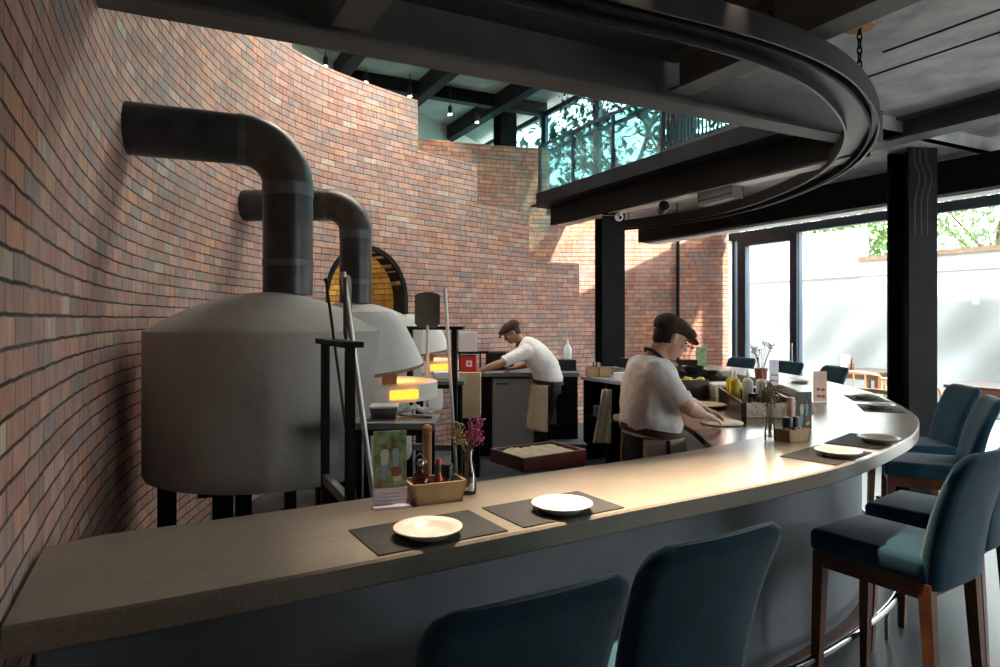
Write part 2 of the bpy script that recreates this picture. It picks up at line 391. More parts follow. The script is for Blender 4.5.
fr = [bm.verts.new(apt(a*.99, AZ+(z-AZ)*.99 if z > AZ else z, .12)) for a, z in prof]; bk = [bm.verts.new(apt(a*.99, AZ+(z-AZ)*.99 if z > AZ else z, .62)) for a, z in prof]
for j in range(n-1):
    f = bm.faces.new((fr[j], fr[j+1], bk[j+1], bk[j]))
    for lp, uv in zip(f.loops, ((0, j*.07), (0, j*.07+.07), (.5, j*.07+.07), (.5, j*.07))): lp[uvl].uv = uv
f = bm.faces.new(bk)
for lp, (a, z) in zip(f.loops, prof): lp[uvl].uv = (a+3, z)
inv = ROOT[niche.name]
for v in bm.verts: v.co = inv @ v.co
me = bpy.data.meshes.new('lining'); bm.to_mesh(me); bm.free(); me.materials.append(BRICKY)
o = bpy.data.objects.new('lining', me); col.objects.link(o); o.parent = niche
lb = bpy.data.lights.new('niche_lamp', 'POINT'); lb.energy = 2.6; lb.color = (1, .72, .3); lb.shadow_soft_size = .06
lo = bpy.data.objects.new('niche_lamp', lb); lo.location = apt(-.2, 1.95, .33); col.objects.link(lo); lo.parent = niche; lo.matrix_parent_inverse = Matrix.Translation(Vector(niche.location)).inverted()

# ---------------------------------------------------------------- floor, ceilings, beams, columns
mb = MB(); mb.prism([ab(-3.2, -2.6), ab(8.35, -2.6), ab(8.35, 9), ab(7, 13), ab(-3.2, 13)], -.12, 0); struct('floor', mb, FLOOR)
mb = MB(); mb.prism([ab(8.35, -6), ab(20, -6), ab(20, 24), ab(8.35, 24)], -.16, -.02); struct('terrace_ground', mb, PAVE)
mb = MB()
mb.prism([ab(2.84, -2.3), ab(8.24, -2.3), ab(8.24, 3.2), ab(2.84, 3.2)], 3.17, 3.3); mb.prism([ab(4.85, 3.2), ab(8.24, 3.2), ab(8.24, 8), ab(4.85, 8)], 3.06, 3.14); struct('ceiling', mb, SLAB)
mb = MB()
for a, e in ((3.8, 2.45), (4.1, 2.75), (6.2, 2.9), (7.1, 2.9)): mb.box(ab(a, (e-2.2)/2, 3.168), (.014, e+2.2, .008), R(27.3))
struct('trim_joints', mb, STEEL)
mb = MB(); mb.prism([ab(-.4, -2.3), ab(2.84, -2.3), ab(2.84, 3.2), ab(-.4, 3.2)], 3.17, 3.3); struct('ceiling_shaded', mb, SLABD)  # same ceiling left of the cross beam, shade painted in
def ibeam(p, q, h, w, t=.02):
    p, q = Vector(p), Vector(q); mb = MB()
    mb.bar(p+Vector((0, 0, t/2)), q+Vector((0, 0, t/2)), w, t)
    mb.bar(p+Vector((0, 0, h-t/2)), q+Vector((0, 0, h-t/2)), w, t)
    mb.bar(p+Vector((0, 0, h/2)), q+Vector((0, 0, h/2)), t, h-2*t); return mb
struct('beam_main', ibeam(ab(-.25, 3.16, 2.9), ab(4.88, 3.16, 2.9), .38, .17), STEELG)
struct('beam_cross', ibeam(ab(2.8, -2.2, 2.95), ab(2.8, 3.06, 2.95), .22, .17), STEELG)
struct('beam_cross_near', ibeam(ab(.8, -2.2, 2.94), ab(.8, 3.06, 2.94), .23, .17), STEELG)
struct('beam_column_line', ibeam(ab(5.22, -2.2, 3.0), ab(5.22, 4.1, 3.0), .17, .2), STEELG)
struct('beam_balcony_edge', MB().bar(ab(4.78, 3.25, 2.98), ab(4.78, 7.6, 2.98), .2, .26), STEEL)
struct('beam_window_head', MB().bar(ab(6.4, -2.2, 2.86), ab(6.4, 7.7, 2.86), .34, .3, bev=.01), STEEL)
struct('beam_window_lit_strip', MB().bar(ab(6.45, -2.2, 2.705), ab(6.45, 7.66, 2.705), .22, .012), WHITE)  # white strip paints in the window light on the beam's underside
struct('beam_balcony_lit_strip', MB().bar(ab(4.8, 3.3, 2.845), ab(4.8, 7.5, 2.845), .16, .012), INKW)  # pale strip: the lit underside of the edge beam put into colour
def hcolumn(c, w, z1, name, rz):
    mb = MB(); M = Matrix.Rotation(rz, 4, 'Z'); c = Vector((c[0], c[1], 0))
    for s in (-1, 1): mb.box(c+M @ Vector((0, s*(w/2-.012), z1/2)), (w, .024, z1), rz)
    mb.box(c+Vector((0, 0, z1/2)), (.02, w-.048, z1), rz)
    mb.box(c+Vector((0, 0, .01)), (w+.12, w+.12, .02), rz)
    return struct(name, mb, STEEL)
hcolumn((1.34, 8.15), .28, 3.1, 'column_back', R(12))
hcolumn((3.58, 5.8), .265, 3.3, 'column_front', R(8))
# conduits on the front column
mb = MB()
for k, dx in enumerate((.02, .06, .1)):
    q = at(914+k*6, 150, 2.72); q.y = 5.6; q.x = (414+k*6)/F*5.6
    mb.tube(curve([(q.x, q.y, 3.05), (q.x-.01, q.y-.02, 2.92), (q.x+.04, q.y-.01, 2.78), (q.x+.01, q.y, 2.6), (q.x+.01, q.y, 2.3)], .04), .005, 8)
tag(mb.build('cable_conduit', CABLE, None, 40), 'grey cables looping down the top of the front black column', 'cable', kind='thing')

# ---------------------------------------------------------------- facade of glass (parallel to V), door and transom
fa = 8.24
def fbox(mb, a, b0, b1, z0, z1, w=.08): mb.bar(ab(a, b0, (z0+z1)/2), ab(a, b1, (z0+z1)/2), w, z1-z0); return mb
def tpt(t): return 7.79-t                    # distance along the facade from the brick corner -> b
struct('window_transom', fbox(MB(), fa, -2.3, 7.85, 2.85, 2.97, .1), ALU)
struct('window_header', fbox(MB(), fa, -2.3, 7.85, 3.07, 3.45, .12), STEEL)
for i, (t0, t1) in enumerate(((0, .16), (1.2, 5.3), (5.38, 8.3))):
    w = MB(); fbox(w, fa, tpt(t0), tpt(t0)-.05, 0, 2.85, .08); fbox(w, fa, tpt(t1)+.05, tpt(t1), 0, 2.85, .08); fbox(w, fa, tpt(t0), tpt(t1), 0, .05, .08)
    wo = struct(f'window_{i+1}', w, ALU)
    g = MB(); fbox(g, fa, tpt(t0), tpt(t1), .05, 2.85, .012).build('pane', GLASS, wo)
g = MB(); fbox(g, fa, 7.8, -2.2, 2.97, 3.07, .012); struct('window_4', g, GLASS)
d = MB()
for t0, t1 in ((.14, .30), (1.12, 1.24)): fbox(d, fa-.02, tpt(t0), tpt(t1), 0, 2.86, .1)
fbox(d, fa-.02, tpt(.2), tpt(1.2), 2.74, 2.86, .1); fbox(d, fa-.02, tpt(.2), tpt(1.2), 0, .1, .09)
do = struct('door_1', d, ALU)
fbox(MB(), fa-.02, tpt(.28), tpt(1.14), .1, 2.74, .012).build('pane', GLASS, do)
hq = ab(fa-.08, tpt(1.17), 0)
MB().tube([hq+Vector((0, 0, .85)), hq+Vector((0, 0, 1.25))], .014, 10).build('door_handle', STAIN, do, 40)
struct('wall_right', fbox(MB(), fa, -2.35, -.5, 0, 2.85, .14), BASE)
struct('wall_ceiling_step', MB().bar(ab(4.85, 3.24, 3.23), ab(8.24, 3.24, 3.23), .08, .34), SLAB)
# walls behind the camera close the room
W0, W1, WZ0, WZ1 = 4.2, 7.4, 1.3, 2.5  # unseen window added to light the stool backs and bar front
mb = MB(); mb.bar(ab(-.3, -2.35, 1.66), ab(W0, -2.35, 1.66), .12, 3.3); mb.bar(ab(W1, -2.35, 1.66), ab(8.3, -2.35, 1.66), .12, 3.3)
mb.bar(ab(W0, -2.35, WZ0/2), ab(W1, -2.35, WZ0/2), .12, WZ0); mb.bar(ab(W0, -2.35, (WZ1+3.35)/2), ab(W1, -2.35, (WZ1+3.35)/2), .12, 3.35-WZ1)
struct('wall_front', mb, BASE)
mb = MB()
for a in (W0, (W0+W1)/2, W1): mb.bar(ab(a, -2.35, WZ0), ab(a, -2.35, WZ1), .07, .07, up=U)
mb.bar(ab(W0, -2.35, WZ0), ab(W1, -2.35, WZ0), .07, .06); mb.bar(ab(W0, -2.35, WZ1), ab(W1, -2.35, WZ1), .07, .06)
wo = struct('window_12', mb, ALU); MB().bar(ab(W0, -2.35, (WZ0+WZ1)/2), ab(W1, -2.35, (WZ0+WZ1)/2), .012, WZ1-WZ0).build('pane', GLASS, wo)

# ---------------------------------------------------------------- upper floor: balcony, roof with skylight, glazing
BA = 4.58
mb = MB(); mb.prism([ab(BA+.06, 3.25), ab(5.95, 3.25), ab(5.95, 9.2), ab(BA+.06, 7.74)], 3.15, 3.27); struct('floor_upper', mb, STEELG)
mb = MB(); mb.bar(ab(BA, 3.2, 3.19), ab(BA, 7.72, 3.19), .1, .18); mb.bar(ab(BA-.04, 3.2, 3.105), ab(BA-.04, 7.72, 3.105), .18, .02); struct('beam_balcony_fascia', mb, STEEL)
mb = MB(); mb.bar(ab(BA, 7.72, 3.19), ab(5.75, 7.85, 3.19), .1, .18); struct('beam_balcony_return', mb, STEEL)
mb = MB()
zr = 5.2
for lo, hi in (((-4, -2.4), (8.3, 5.7)), ((-4, 7.0), (6.0, 16)), ((-4, 5.7), (1.3, 7.0)), ((4.4, 5.7), (6.0, 7.0))):
    mb.prism([ab(lo[0], lo[1]), ab(hi[0], lo[1]), ab(hi[0], hi[1]), ab(lo[0], hi[1])], zr, zr+.15)
struct('ceiling_upper', mb, SLABU)
mb = MB(); mb.prism([ab(1.3, 5.7), ab(4.4, 5.7), ab(4.4, 7.0), ab(1.3, 7.0)], zr+.08, zr+.09); struct('window_5', mb, FROST)
for k, a in enumerate((-.6, .9, 2.3, 3.6, 4.9)):
    struct(f'beam_upper_{k+1}', MB().bar(ab(a, 7.0, zr-.13), ab(a, 15.8, zr-.13), .16, .26), STEEL)
struct('beam_upper_6', MB().bar(ab(-4, 9.6, zr-.1), ab(5.8, 9.6, zr-.1), .16, .2), STEEL)
hcolumn(tuple(dp(505, 115, 11.6))[:2], .3, 5.2, 'column_upper', R(27))
mp = smooth_line(curve([Vector(q) for q in ((-2.75, 6.4, 0), (-2.6, 8.4, 0), (-2.0, 10.4, 0), (-1.4, 11.6, 0), (-.95, 12.5, 0), (-.6, 13.3, 0), (-.25, 14.1, 0), (.1, 15, 0))], .15), 3)
wall('wall_upper', mp, lambda q: 5.2, MINT, dz=.4)
mb = MB(); mb.bar(ab(-.3, 3.2, 4.25), ab(8.3, 3.2, 4.25), .1, 1.9); struct('wall_upper_front', mb, SLABU)
ua = 5.8
def vis(mb, b0, b1, z0, z1, w=.06): mb.bar(ab(ua, b0, (z0+z1)/2), ab(ua, b1, (z0+z1)/2), w, z1-z0); return mb
bs = [3.3, 4.9, 6.5, 8.1, 9.6, 11.2, 12.6]
for i in range(6):
    w = MB(); vis(w, bs[i], bs[i]+.07, 3.27, 5.05); vis(w, bs[i+1]-.07, bs[i+1], 3.27, 5.05); vis(w, bs[i], bs[i+1], 4.99, 5.07); vis(w, bs[i], bs[i+1], 3.27, 3.33); vis(w, bs[i], bs[i+1], 4.36, 4.4)
    wo = struct(f'window_{6+i}', w, ALU)
    vis(MB(), bs[i], bs[i+1], 3.3, 5.0, .012).build('pane', TEAL, wo)
# balustrade
bal = thing('balcony_balustrade', ab(BA, 5.5, 3.28), 'glass and slatted metal balustrade along the edge of the upper floor', 'balustrade')
for k in range(3):
    b1, b0 = 7.72-k*.81, 7.72-(k+1)*.81+.03
    MB().bar(ab(BA, b0, 3.59), ab(BA, b1, 3.59), .014, .62).build('glass_panel', BALG, bal)
mb = MB()
for k in range(42):
    b = 5.24-k*.048; mb.bar(ab(BA, b, 3.28), ab(BA, b, 3.9), .016, .008, up=V)
mb.bar(ab(BA, 5.27, 3.31), ab(BA, 3.24, 3.31), .03, .03); mb.bar(ab(BA, 5.27, 3.91), ab(BA, 3.24, 3.91), .04, .03)
mb.build('slat_panel', ALU, bal)
MB().bar(ab(BA, 7.72, 3.915), ab(BA, 5.27, 3.915), .03, .03).build('handrail', ALU, bal)
for b in (7.72, 6.91, 6.1, 5.27): MB().bar(ab(BA, b, 3.28), ab(BA, b, 3.915), .03, .03, up=V).build('post', ALU, bal)
# leaf garlands hanging behind the glass
def garland(b, a, z1, z0, nst, label, seed):
    rr = random.Random(seed); base = ab(a, b, z0)
    t = thing('hanging_ivy', base, label, 'plant', 'leaf garlands hanging on the upper floor')
    st = MB(); lf = MB()
    for s in range(nst):
        q = ab(a+rr.uniform(-.05, .05), b+rr.uniform(-.11, .11), 0); zb = z0+rr.uniform(0, .25)
        pts = [q+Vector((rr.uniform(-.01, .01), rr.uniform(-.01, .01), z)) for z in [z1-(z1-zb)*k/7 for k in range(8)]]
        st.tube(pts, .003, 4)
        for k in range(int((z1-zb)*26)):
            z = rr.uniform(zb, z1); c = q+Vector((rr.uniform(-.035, .035), rr.uniform(-.035, .035), z))
            M = Matrix.Rotation(rr.uniform(0, 6.3), 3, 'Z') @ Matrix.Rotation(rr.uniform(-.9, .9), 3, 'X'); L = rr.uniform(.035, .06)
            v = [lf.bm.verts.new(c+M @ Vector(k)) for k in ((0, 0, 0), (L*.4, .006, -L*.5), (0, 0, -L), (-L*.4, .006, -L*.5))]
            lf.bm.faces.new((v[0], v[1], v[2])); lf.bm.faces.new((v[0], v[2], v[3]))
    st.build('strand', BARK, t); lf.build('leaves', LEAFD, t, recalc=False)
gl = ['leaf garland furthest left behind the balcony glass, next to the brick wall', 'thick leaf garland second from the brick wall behind the balcony glass',
      'leaf garland hanging in the middle of the glass panels of the balcony', 'leaf garland hanging just left of the dark upper door frame',
      'leaf garland hanging where the glass balustrade gives way to slats', 'leaf garland hanging behind the slats of the balustrade',
      'leaf garland furthest along the slatted balustrade, nearest the bar']
for i, (b, n_) in enumerate(((7.55, 3), (7.2, 6), (6.85, 4), (6.45, 5), (5.6, 7), (4.95, 5), (4.3, 4))): garland(b, BA+.3, 5.1, 3.32, n_, gl[i], 50+i)
# furniture glimpsed on the upper floor
t = thing('lounge_shelf', ab(5.35, 5.35, 3.27), 'dark wooden open shelf standing behind the balcony slats', 'shelf', rz=R(27.3), local=True)
for z in (.3, .75, 1.2): MB().box((0, 0, z), (.3, .9, .04)).build('shelf_board', DARKW, t)
for s in (-1, 1): MB().box((0, s*.44, .62), (.28, .04, 1.24)).build('side_panel', DARKW, t)
# track spotlights under the upper ceiling
sl = ['small lit spotlight above the highest part of the brick wall', 'second small spotlight along the brick wall top', 'spotlight with its stem seen above the brick step',
      'lit spotlight left of the upper beam end', 'lit spotlight nearest the upper black column']
for i, (x, y, Yd) in enumerate(((325.5, 66, 8.8), (366, 82, 9.6), (410, 96, 9.8), (450, 114, 10.2), (477, 122, 10.6))):
    q = dp(x, y, Yd); t = thing('track_spotlight', q, sl[i], 'spotlight', 'spotlights under the upper ceiling')
    MB().lathe([(.0, .0), (.03, .0), (.035, .1), (.02, .13), (0, .13)], q, 12).build('lamp_head', BLACKP, t, 40)
    MB().tube([q+Vector((0, 0, .12)), (q.x, q.y, zr)], .008, 6).build('stem', BLACKP, t)
    MB().lathe([(0, -.012), (.026, -.012), (.026, 0.001), (0, .001)], q, 12).build('bulb', LAMP, t)
    L = bpy.data.lights.new('spot_glow', 'SPOT'); L.energy = 8; L.color = (1, .86, .66); L.spot_size = 1.6; L.shadow_soft_size = .03
    lo = bpy.data.objects.new('spot_glow', L); lo.location = (0, 0, -.03); col.objects.link(lo); lo.parent = t
q = dp(420, 123, 11.9)
o = MB().box(q, (.12, .06, .14), R(65), .005).build('wall_vent', SLATE); tag(o, 'small grey square vent on the mint wall above the bricks', 'vent', kind='thing')

# ---------------------------------------------------------------- outside the glass
tp = []
mb = MB()
hb = [11.5-.25*k for k in range(60)]
rows = 14; g = []
for k, b in enumerate(hb):
    rw = []
    for j in range(rows+1):
        z = 2.02*j/rows + .04*math.sin(k*.9)*(j == rows)
        sag = .12*math.sin(k*.55+j*.35)+.07*math.sin(k*1.3-j*.8)
        rw.append(mb.bm.verts.new(ab(11.8+sag*(1-.4*j/rows), b, z)))
    g.append(rw)
for k in range(len(hb)-1):
    for j in range(rows): mb.bm.faces.new((g[k][j], g[k+1][j], g[k+1][j+1], g[k][j+1]))
o = mb.build('tarpaulin', TARP, None, 180); so = o.modifiers.new('t', 'SOLIDIFY'); so.thickness = .01
tag(o, 'pale sagging tarpaulin sheet strung as a fence outside the windows', 'tarpaulin')
mb = MB(); mb.bar(ab(16.5, -8, 1.55), ab(16.5, 11.2, 1.55), .25, 3.1); mb.bar(ab(16.6, 11.2, 2.0), ab(16.6, 26, 2.0), .3, 4.0); mb.bar(ab(16.4, -8, 2.75), ab(16.4, 26, 2.75), .15, .06)
struct('wall_outside', mb, PLAST)
struct('wall_outside_coping', MB().bar(ab(16.5, -8, 3.16), ab(16.5, 11.2, 3.16), .4, .12), BARK)
def tree(a, b, h, r, label, seed, nl=1500, lm=None):
    rr = random.Random(seed); base = ab(a, b, 0)
    t = thing('street_tree', base, label, 'tree', 'trees beyond the outside wall')
    tk = MB(); tk.tube([base, base+Vector((.05, .1, h*.35)), base+Vector((.1, 0, h*.7))], [.16, .12, .06], 8)
    for k in range(6):
        an_ = k*1.05; tk.tube([base+Vector((.05, .05, h*(.4+.04*k))), base+Vector((math.cos(an_)*r*.7, math.sin(an_)*r*.7, h*(.65+.04*k)))], [.05, .02], 6)
    tk.build('trunk', BARK, t, 60); lf = MB()
    for k in range(nl):
        d = Vector((rr.gauss(0, 1), rr.gauss(0, 1), rr.gauss(0, .8))); d.normalize(); d *= r*rr.uniform(.35, 1)**.6
        c = base+Vector((0, 0, h*.78))+d; M = Matrix.Rotation(rr.uniform(0, 6.3), 3, 'Z') @ Matrix.Rotation(rr.uniform(-1.2, 1.2), 3, 'X'); L = rr.uniform(.07, .13) if lm is None else rr.uniform(.12, .2)
        v = [lf.bm.verts.new(c+M @ Vector(q)) for q in ((0, 0, 0), (L*.4, L, .02), (0, 2*L, 0), (-L*.4, L, .02))]
        lf.bm.faces.new(v)
    lf.build('crown', lm or LEAFG, t, recalc=False)
for i, (a, b, h, r, lb_) in enumerate(((19.0, 9.3, 5.8, 1.9, 'leafy tree seen right of the front black column'), (19.2, 13.3, 5.0, 1.3, 'leafy tree seen over the wall left of the front column'),
        (19.2, 15.9, 5.0, 1.2, 'leafy tree over the wall near the glass door post'), (19.2, 5.2, 6.0, 2.0, 'leafy tree at the right edge of the windows'), (19.2, 18.4, 5.0, 1.2, 'leafy tree seen through the glass door'), (7.6, 9.8, 6.4, 1.4, 'tall leafy tree outside the upper windows, nearest the garlands'), (8.0, 14.0, 6.8, 1.6, 'tall leafy tree outside the upper windows beside the upper column'), (11.0, 11.6, 7.8, 1.6, 'tallest leafy tree outside the upper windows'))): tree(a, b, h, r, lb_, 80+i, 420 if i > 4 else 3200, LEAFD if i > 4 else None)
# ---------------------------------------------------------------- the curved bar
BT = 1.04
op = [(-.905, 1.21), (-.658, 1.335), (-.361, 1.506), (.053, 1.755), (.424, 1.985), (.96, 2.305), (1.35, 2.58), (1.68, 2.885), (1.98, 3.2), (2.2, 3.5), (2.42, 3.87), (2.58, 4.26),
      (2.72, 4.67), (2.83, 5.05), (2.92, 5.6), (2.97, 6.3), (2.93, 7.0), (2.75, 7.75), (2.38, 8.4), (1.9, 8.8), (1.5, 8.95)]
outer = smooth_line(curve([Vector((q[0], q[1], 0)) for q in op], .06), 6)
on = normals(outer)
def off(d, lo=0, hi=None): return [outer[i]+on[i]*d for i in range(lo, hi or len(outer))]
inner = off(.53); inner[0] = Vector((-1.12, 1.64, 0)); inner[1] = (inner[0]+inner[2])/2
def strip(mb, A, B, z0, z1, bev=0.):
    rings = [[Vector((a.x, a.y, z0)), Vector((a.x, a.y, z1)), Vector((b.x, b.y, z1)), Vector((b.x, b.y, z0))] for a, b in zip(A, B)]
    return mb.loft(rings)
bar_ = thing('bar_counter', (outer[40].x, outer[40].y, 0), 'long curved concrete-topped bar counter sweeping from the brick wall to the windows', 'bar counter')
mb = MB(); rings = []
for a, b in zip(outer, inner):
    d = (b-a).normalized(); e = .006
    rings.append([Vector((q.x, q.y, z)) for q, z in ((a+d*e, BT-.062), (a, BT-.056), (a, BT-e), (a+d*e, BT), (b-d*e, BT), (b, BT-e), (b, BT-.056), (b-d*e, BT-.062))])
mb.loft(rings); mb.build('countertop', CONC, bar_, 30)
def inset(i):                               # the base swings outwards where the bar bends
    x = outer[i].x if i < half_i else 9
    return .46 if x < 1 else (.46-.18*min(1, (x-1)/1.2))
half_i = max(range(len(outer)), key=lambda i: outer[i].x)
A = [outer[i]+on[i]*inset(i) for i in range(len(outer))]; B = [outer[i]+on[i]*(inset(i)+.07) for i in range(len(outer))]; A[0] = Vector((-1.08, 1.56, 0)); A[1] = (A[0]+A[2])/2; B[0] = Vector((-1.12, 1.63, 0)); B[1] = (B[0]+B[2])/2
mb = MB(); strip(mb, A, B, 0, BT-.06); mb.build('base', BASE, bar_, 30)
rail = [outer[i]+on[i]*(inset(i)-.19)+Vector((0, 0, .16)) for i in range(8, len(outer)-6)]
mb = MB(); mb.tube(rail, .019, 10)
mb.build('foot_rail', STAIN, bar_, 50)
for k in range(6, len(rail)-4, 14): MB().tube([rail[k], Vector((rail[k].x, rail[k].y, 0))], .010, 8).build('rail_bracket', STAIN, bar_, 50)
mb = MB(); strip(mb, [outer[i]+on[i]*(inset(i)-.05) for i in range(6, len(outer))], [outer[i]+on[i]*inset(i) for i in range(6, len(outer))], 0, .05); mb.build('kick_plinth', WOODR, bar_, 30)
def edge_frame(P, d):                       # nearest bar edge point -> position at depth d from the edge, and heading
    i = min(range(len(outer)), key=lambda k: (outer[k]-Vector((P.x, P.y, 0))).length)
    return outer[i], on[i]

# under-bar bench behind the straight part, and the stainless worktop
bn = thing('under_bar_bench', (off(.7)[20].x, off(.7)[20].y, 0), 'low dark steel bench along the back of the bar under the dough tray', 'bench')
lo_, hi_ = 22, min(range(len(outer)), key=lambda k: abs(outer[k].x-1.0))
mb = MB(); strip(mb, off(.535, lo_, hi_), off(.95, lo_, hi_), .845, .885); mb.build('bench_top', SLATE, bn, 30)
mb = MB(); strip(mb, off(.54, lo_, hi_), off(.92, lo_, hi_), .1, .84); mb.build('cabinet_body', STEEL, bn, 30)
wi = [i for i in range(len(outer)) if outer[i].x > 1.35 and outer[i].y < 6.6]
poly = [outer[i]+on[i]*.535 for i in wi]
wt = thing('steel_worktop', (1.5, 4.3, 0), 'stainless steel worktop inside the curve of the bar in front of the nearer cook', 'worktop')
wl = [Vector((1.58, 6.55, 0)), Vector((1.32, 5.75, 0)), Vector((1.12, 4.6, 0)), Vector((1.08, 3.7, 0)), Vector((1.03, 3.18, 0))]
MB().prism([(q.x, q.y) for q in poly+wl], .945, .98).build('worktop_surface', STAIN, wt)
MB().prism([(q.x, q.y) for q in [q*1 for q in poly[2:-2]]+[Vector((1.68, 6.45, 0)), Vector((1.38, 5.6, 0)), Vector((1.2, 4.6, 0)), Vector((1.17, 3.7, 0))]], .08, .944).build('cabinet_body', GREYM, wt)

# ---------------------------------------------------------------- bar stools
def make_stool(loc, rz, label):
    t = thing('bar_stool', loc, label, 'bar stool', 'teal bar stools around the bar', rz, local=True)
    mb = MB(); mb.box((0, .0, .665), (.42, .46, .095), bev=.028, seg=4); mb.build('seat', VELVET, t, 60)
    # the backrest: slightly flared, rounded top, curls backwards
    mb = MB(); rings = []; NZ = 30
    for k in range(NZ+1):
        f = k/NZ; z = .60+f*.52
        hw = .195+.022*f
        if f > .86: hw -= .045*(1-math.sqrt(max(0, 1-((f-.86)/.14)**2)))
        y = -.225-.055*f-.09*f**2.6; th = .085-.03*f
        if f > .93: th *= max(.3, math.sqrt(max(0, 1-((f-.93)/.075)**2)))
        r = []
        for x, yy in ((-1, .35), (-.93, .85), (-.8, 1), (-.4, 1), (0, 1), (.4, 1), (.8, 1), (.93, .85), (1, .35), (1, -.35), (.93, -.85), (.8, -1), (.4, -1), (0, -1), (-.4, -1), (-.8, -1), (-.93, -.85), (-1, -.35)):
            bow = .012*(1-x*x)
            r.append(Vector((x*hw, y+yy*th/2-bow, z)))
        rings.append(r)
    mb.loft(rings); mb.build('backrest', VELVET, t, 50)
    mb = MB()
    for s in (-1, 1): mb.bar((s*.175, .195, .59), (s*.175, -.235, .59), .03, .06, bev=.004)
    for y in (.19, -.22): mb.bar((-.19, y, .59), (.19, y, .59), .03, .06, bev=.004)
    mb.build('seat_frame', WOODR, t, 40)
    for s in (-1, 1):
        for y0, y1 in ((.19, .205), (-.225, -.265)):
            mb = MB(); rings = []
            for z, w, g in ((.62, .023, 0), (.3, .020, .5), (0, .015, 1)):
                x = s*(.178+.012*g); y = y0+(y1-y0)*g
                rings.append([Vector((x+a*w, y+b*w, z)) for a, b in ((-1, -1), (1, -1), (1, 1), (-1, 1))])
            mb.loft(rings); mb.build('leg', WOODR, t)
    return t
def back_at(P, rz):                          # seat centre from the middle of the backrest top
    f = Vector((-math.sin(rz), math.cos(rz), 0)); return P+f*.36
stools = [((.4915, 1.50), R(30), 1, 'teal velvet bar stool at the front, right one of the two seen from behind'),
          ((.067, 1.184), R(29), 1, 'teal velvet bar stool at the bottom edge, left one of the two seen from behind'),
          ((1.611, 2.76), R(32.7), 0, 'teal bar stool at right with its whole seat and wooden front legs in view'),
          ((2.07, 3.19), R(38.5), 0, 'teal bar stool just behind the largest one at right, mostly its seat showing'),
          ((2.70, 4.26), R(65), 0, 'teal bar stool at the bend of the bar, second from the front black column'),
          ((2.99, 4.87), R(80), 0, 'teal bar stool standing directly beside the front black column'),
          ((3.42, 6.8), R(96), 1, 'far teal stool back on the window side, right of the pink menu card'),
          ((3.29, 7.56), R(107), 1, 'far teal stool back half hidden behind the lavender menu card'),
          ((3.03, 8.34), R(118), 1, 'farthest teal stool back, beside the yellow sauce bottle and door frame')]
proto = None
for (x, y), rz, isback, lab in stools:
    P = Vector((x, y, 0)); c = back_at(P, rz) if isback else P
    if proto is None: proto = make_stool(c, rz, lab)
    else:
        o = copy_tree(proto); o.location = c; o.rotation_euler = (0, 0, rz); o['label'] = lab

# ---------------------------------------------------------------- placemats and plates along the bar
pp = [at(x, y, BT+.027) for x, y in ((428, 526.5), (562, 502.6), (838, 450), (879, 437), (880, 404.3), (866, 394.8))]
where = ['nearest the brick wall, by the photo menu card', 'second from the brick wall, in front of the dough tray', 'nearest the wooden caddy at the bend',
         'at the outermost bend', 'beyond the bend next to the front column', 'farthest along the bar, left of the front column']
pm = None
for i, P in enumerate(pp):
    e, nn = edge_frame(P, 0)
    rz = math.atan2(nn.y, nn.x)-math.pi/2
    d = (Vector((P.x, P.y, 0))-e).dot(nn)
    mc = e+nn*max(d+.0, .13); tl = Vector((math.cos(rz), math.sin(rz), 0)); mc = mc+tl*((Vector((P.x, P.y, 0))-e).dot(tl))
    if i < 2: mc = mc+tl*(.02 if i == 0 else -.0)
    mb = MB(); mb.box((0, 0, .002), (.36, .222, .003), bev=.001)
    if pm is None: m_ = mb.build('placemat', MATB); pm = m_
    else: mb.bm.free(); m_ = pm.copy(); col.objects.link(m_)
    m_.location = (mc.x, mc.y, BT); m_.rotation_euler = (0, 0, rz)
    tag(m_, 'black woven placemat '+where[i], 'placemat', 'black placemats on the bar')
pl = None
for i, P in enumerate(pp):
    if pl is None:
        mb = MB(); mb.lathe([(0, .002), (.05, .002), (.054, 0), (.058, .004), (.085, .018), (.092, .022), (.0925, .0245), (.09, .0255), (.066, .016), (.058, .0085), (0, .0075)], (0, 0, 0), 48); [setattr(v, 'co', Vector((v.co.x*.96, v.co.y*.96, v.co.z))) for v in mb.bm.verts]
        p_ = mb.build('side_plate', PLATE, None, 50); pl = p_
    else: p_ = pl.copy(); col.objects.link(p_)
    p_.location = (P.x, P.y, BT+.0038)
    tag(p_, 'cream plate on the placemat '+where[i], 'plate', 'cream plates on the bar')

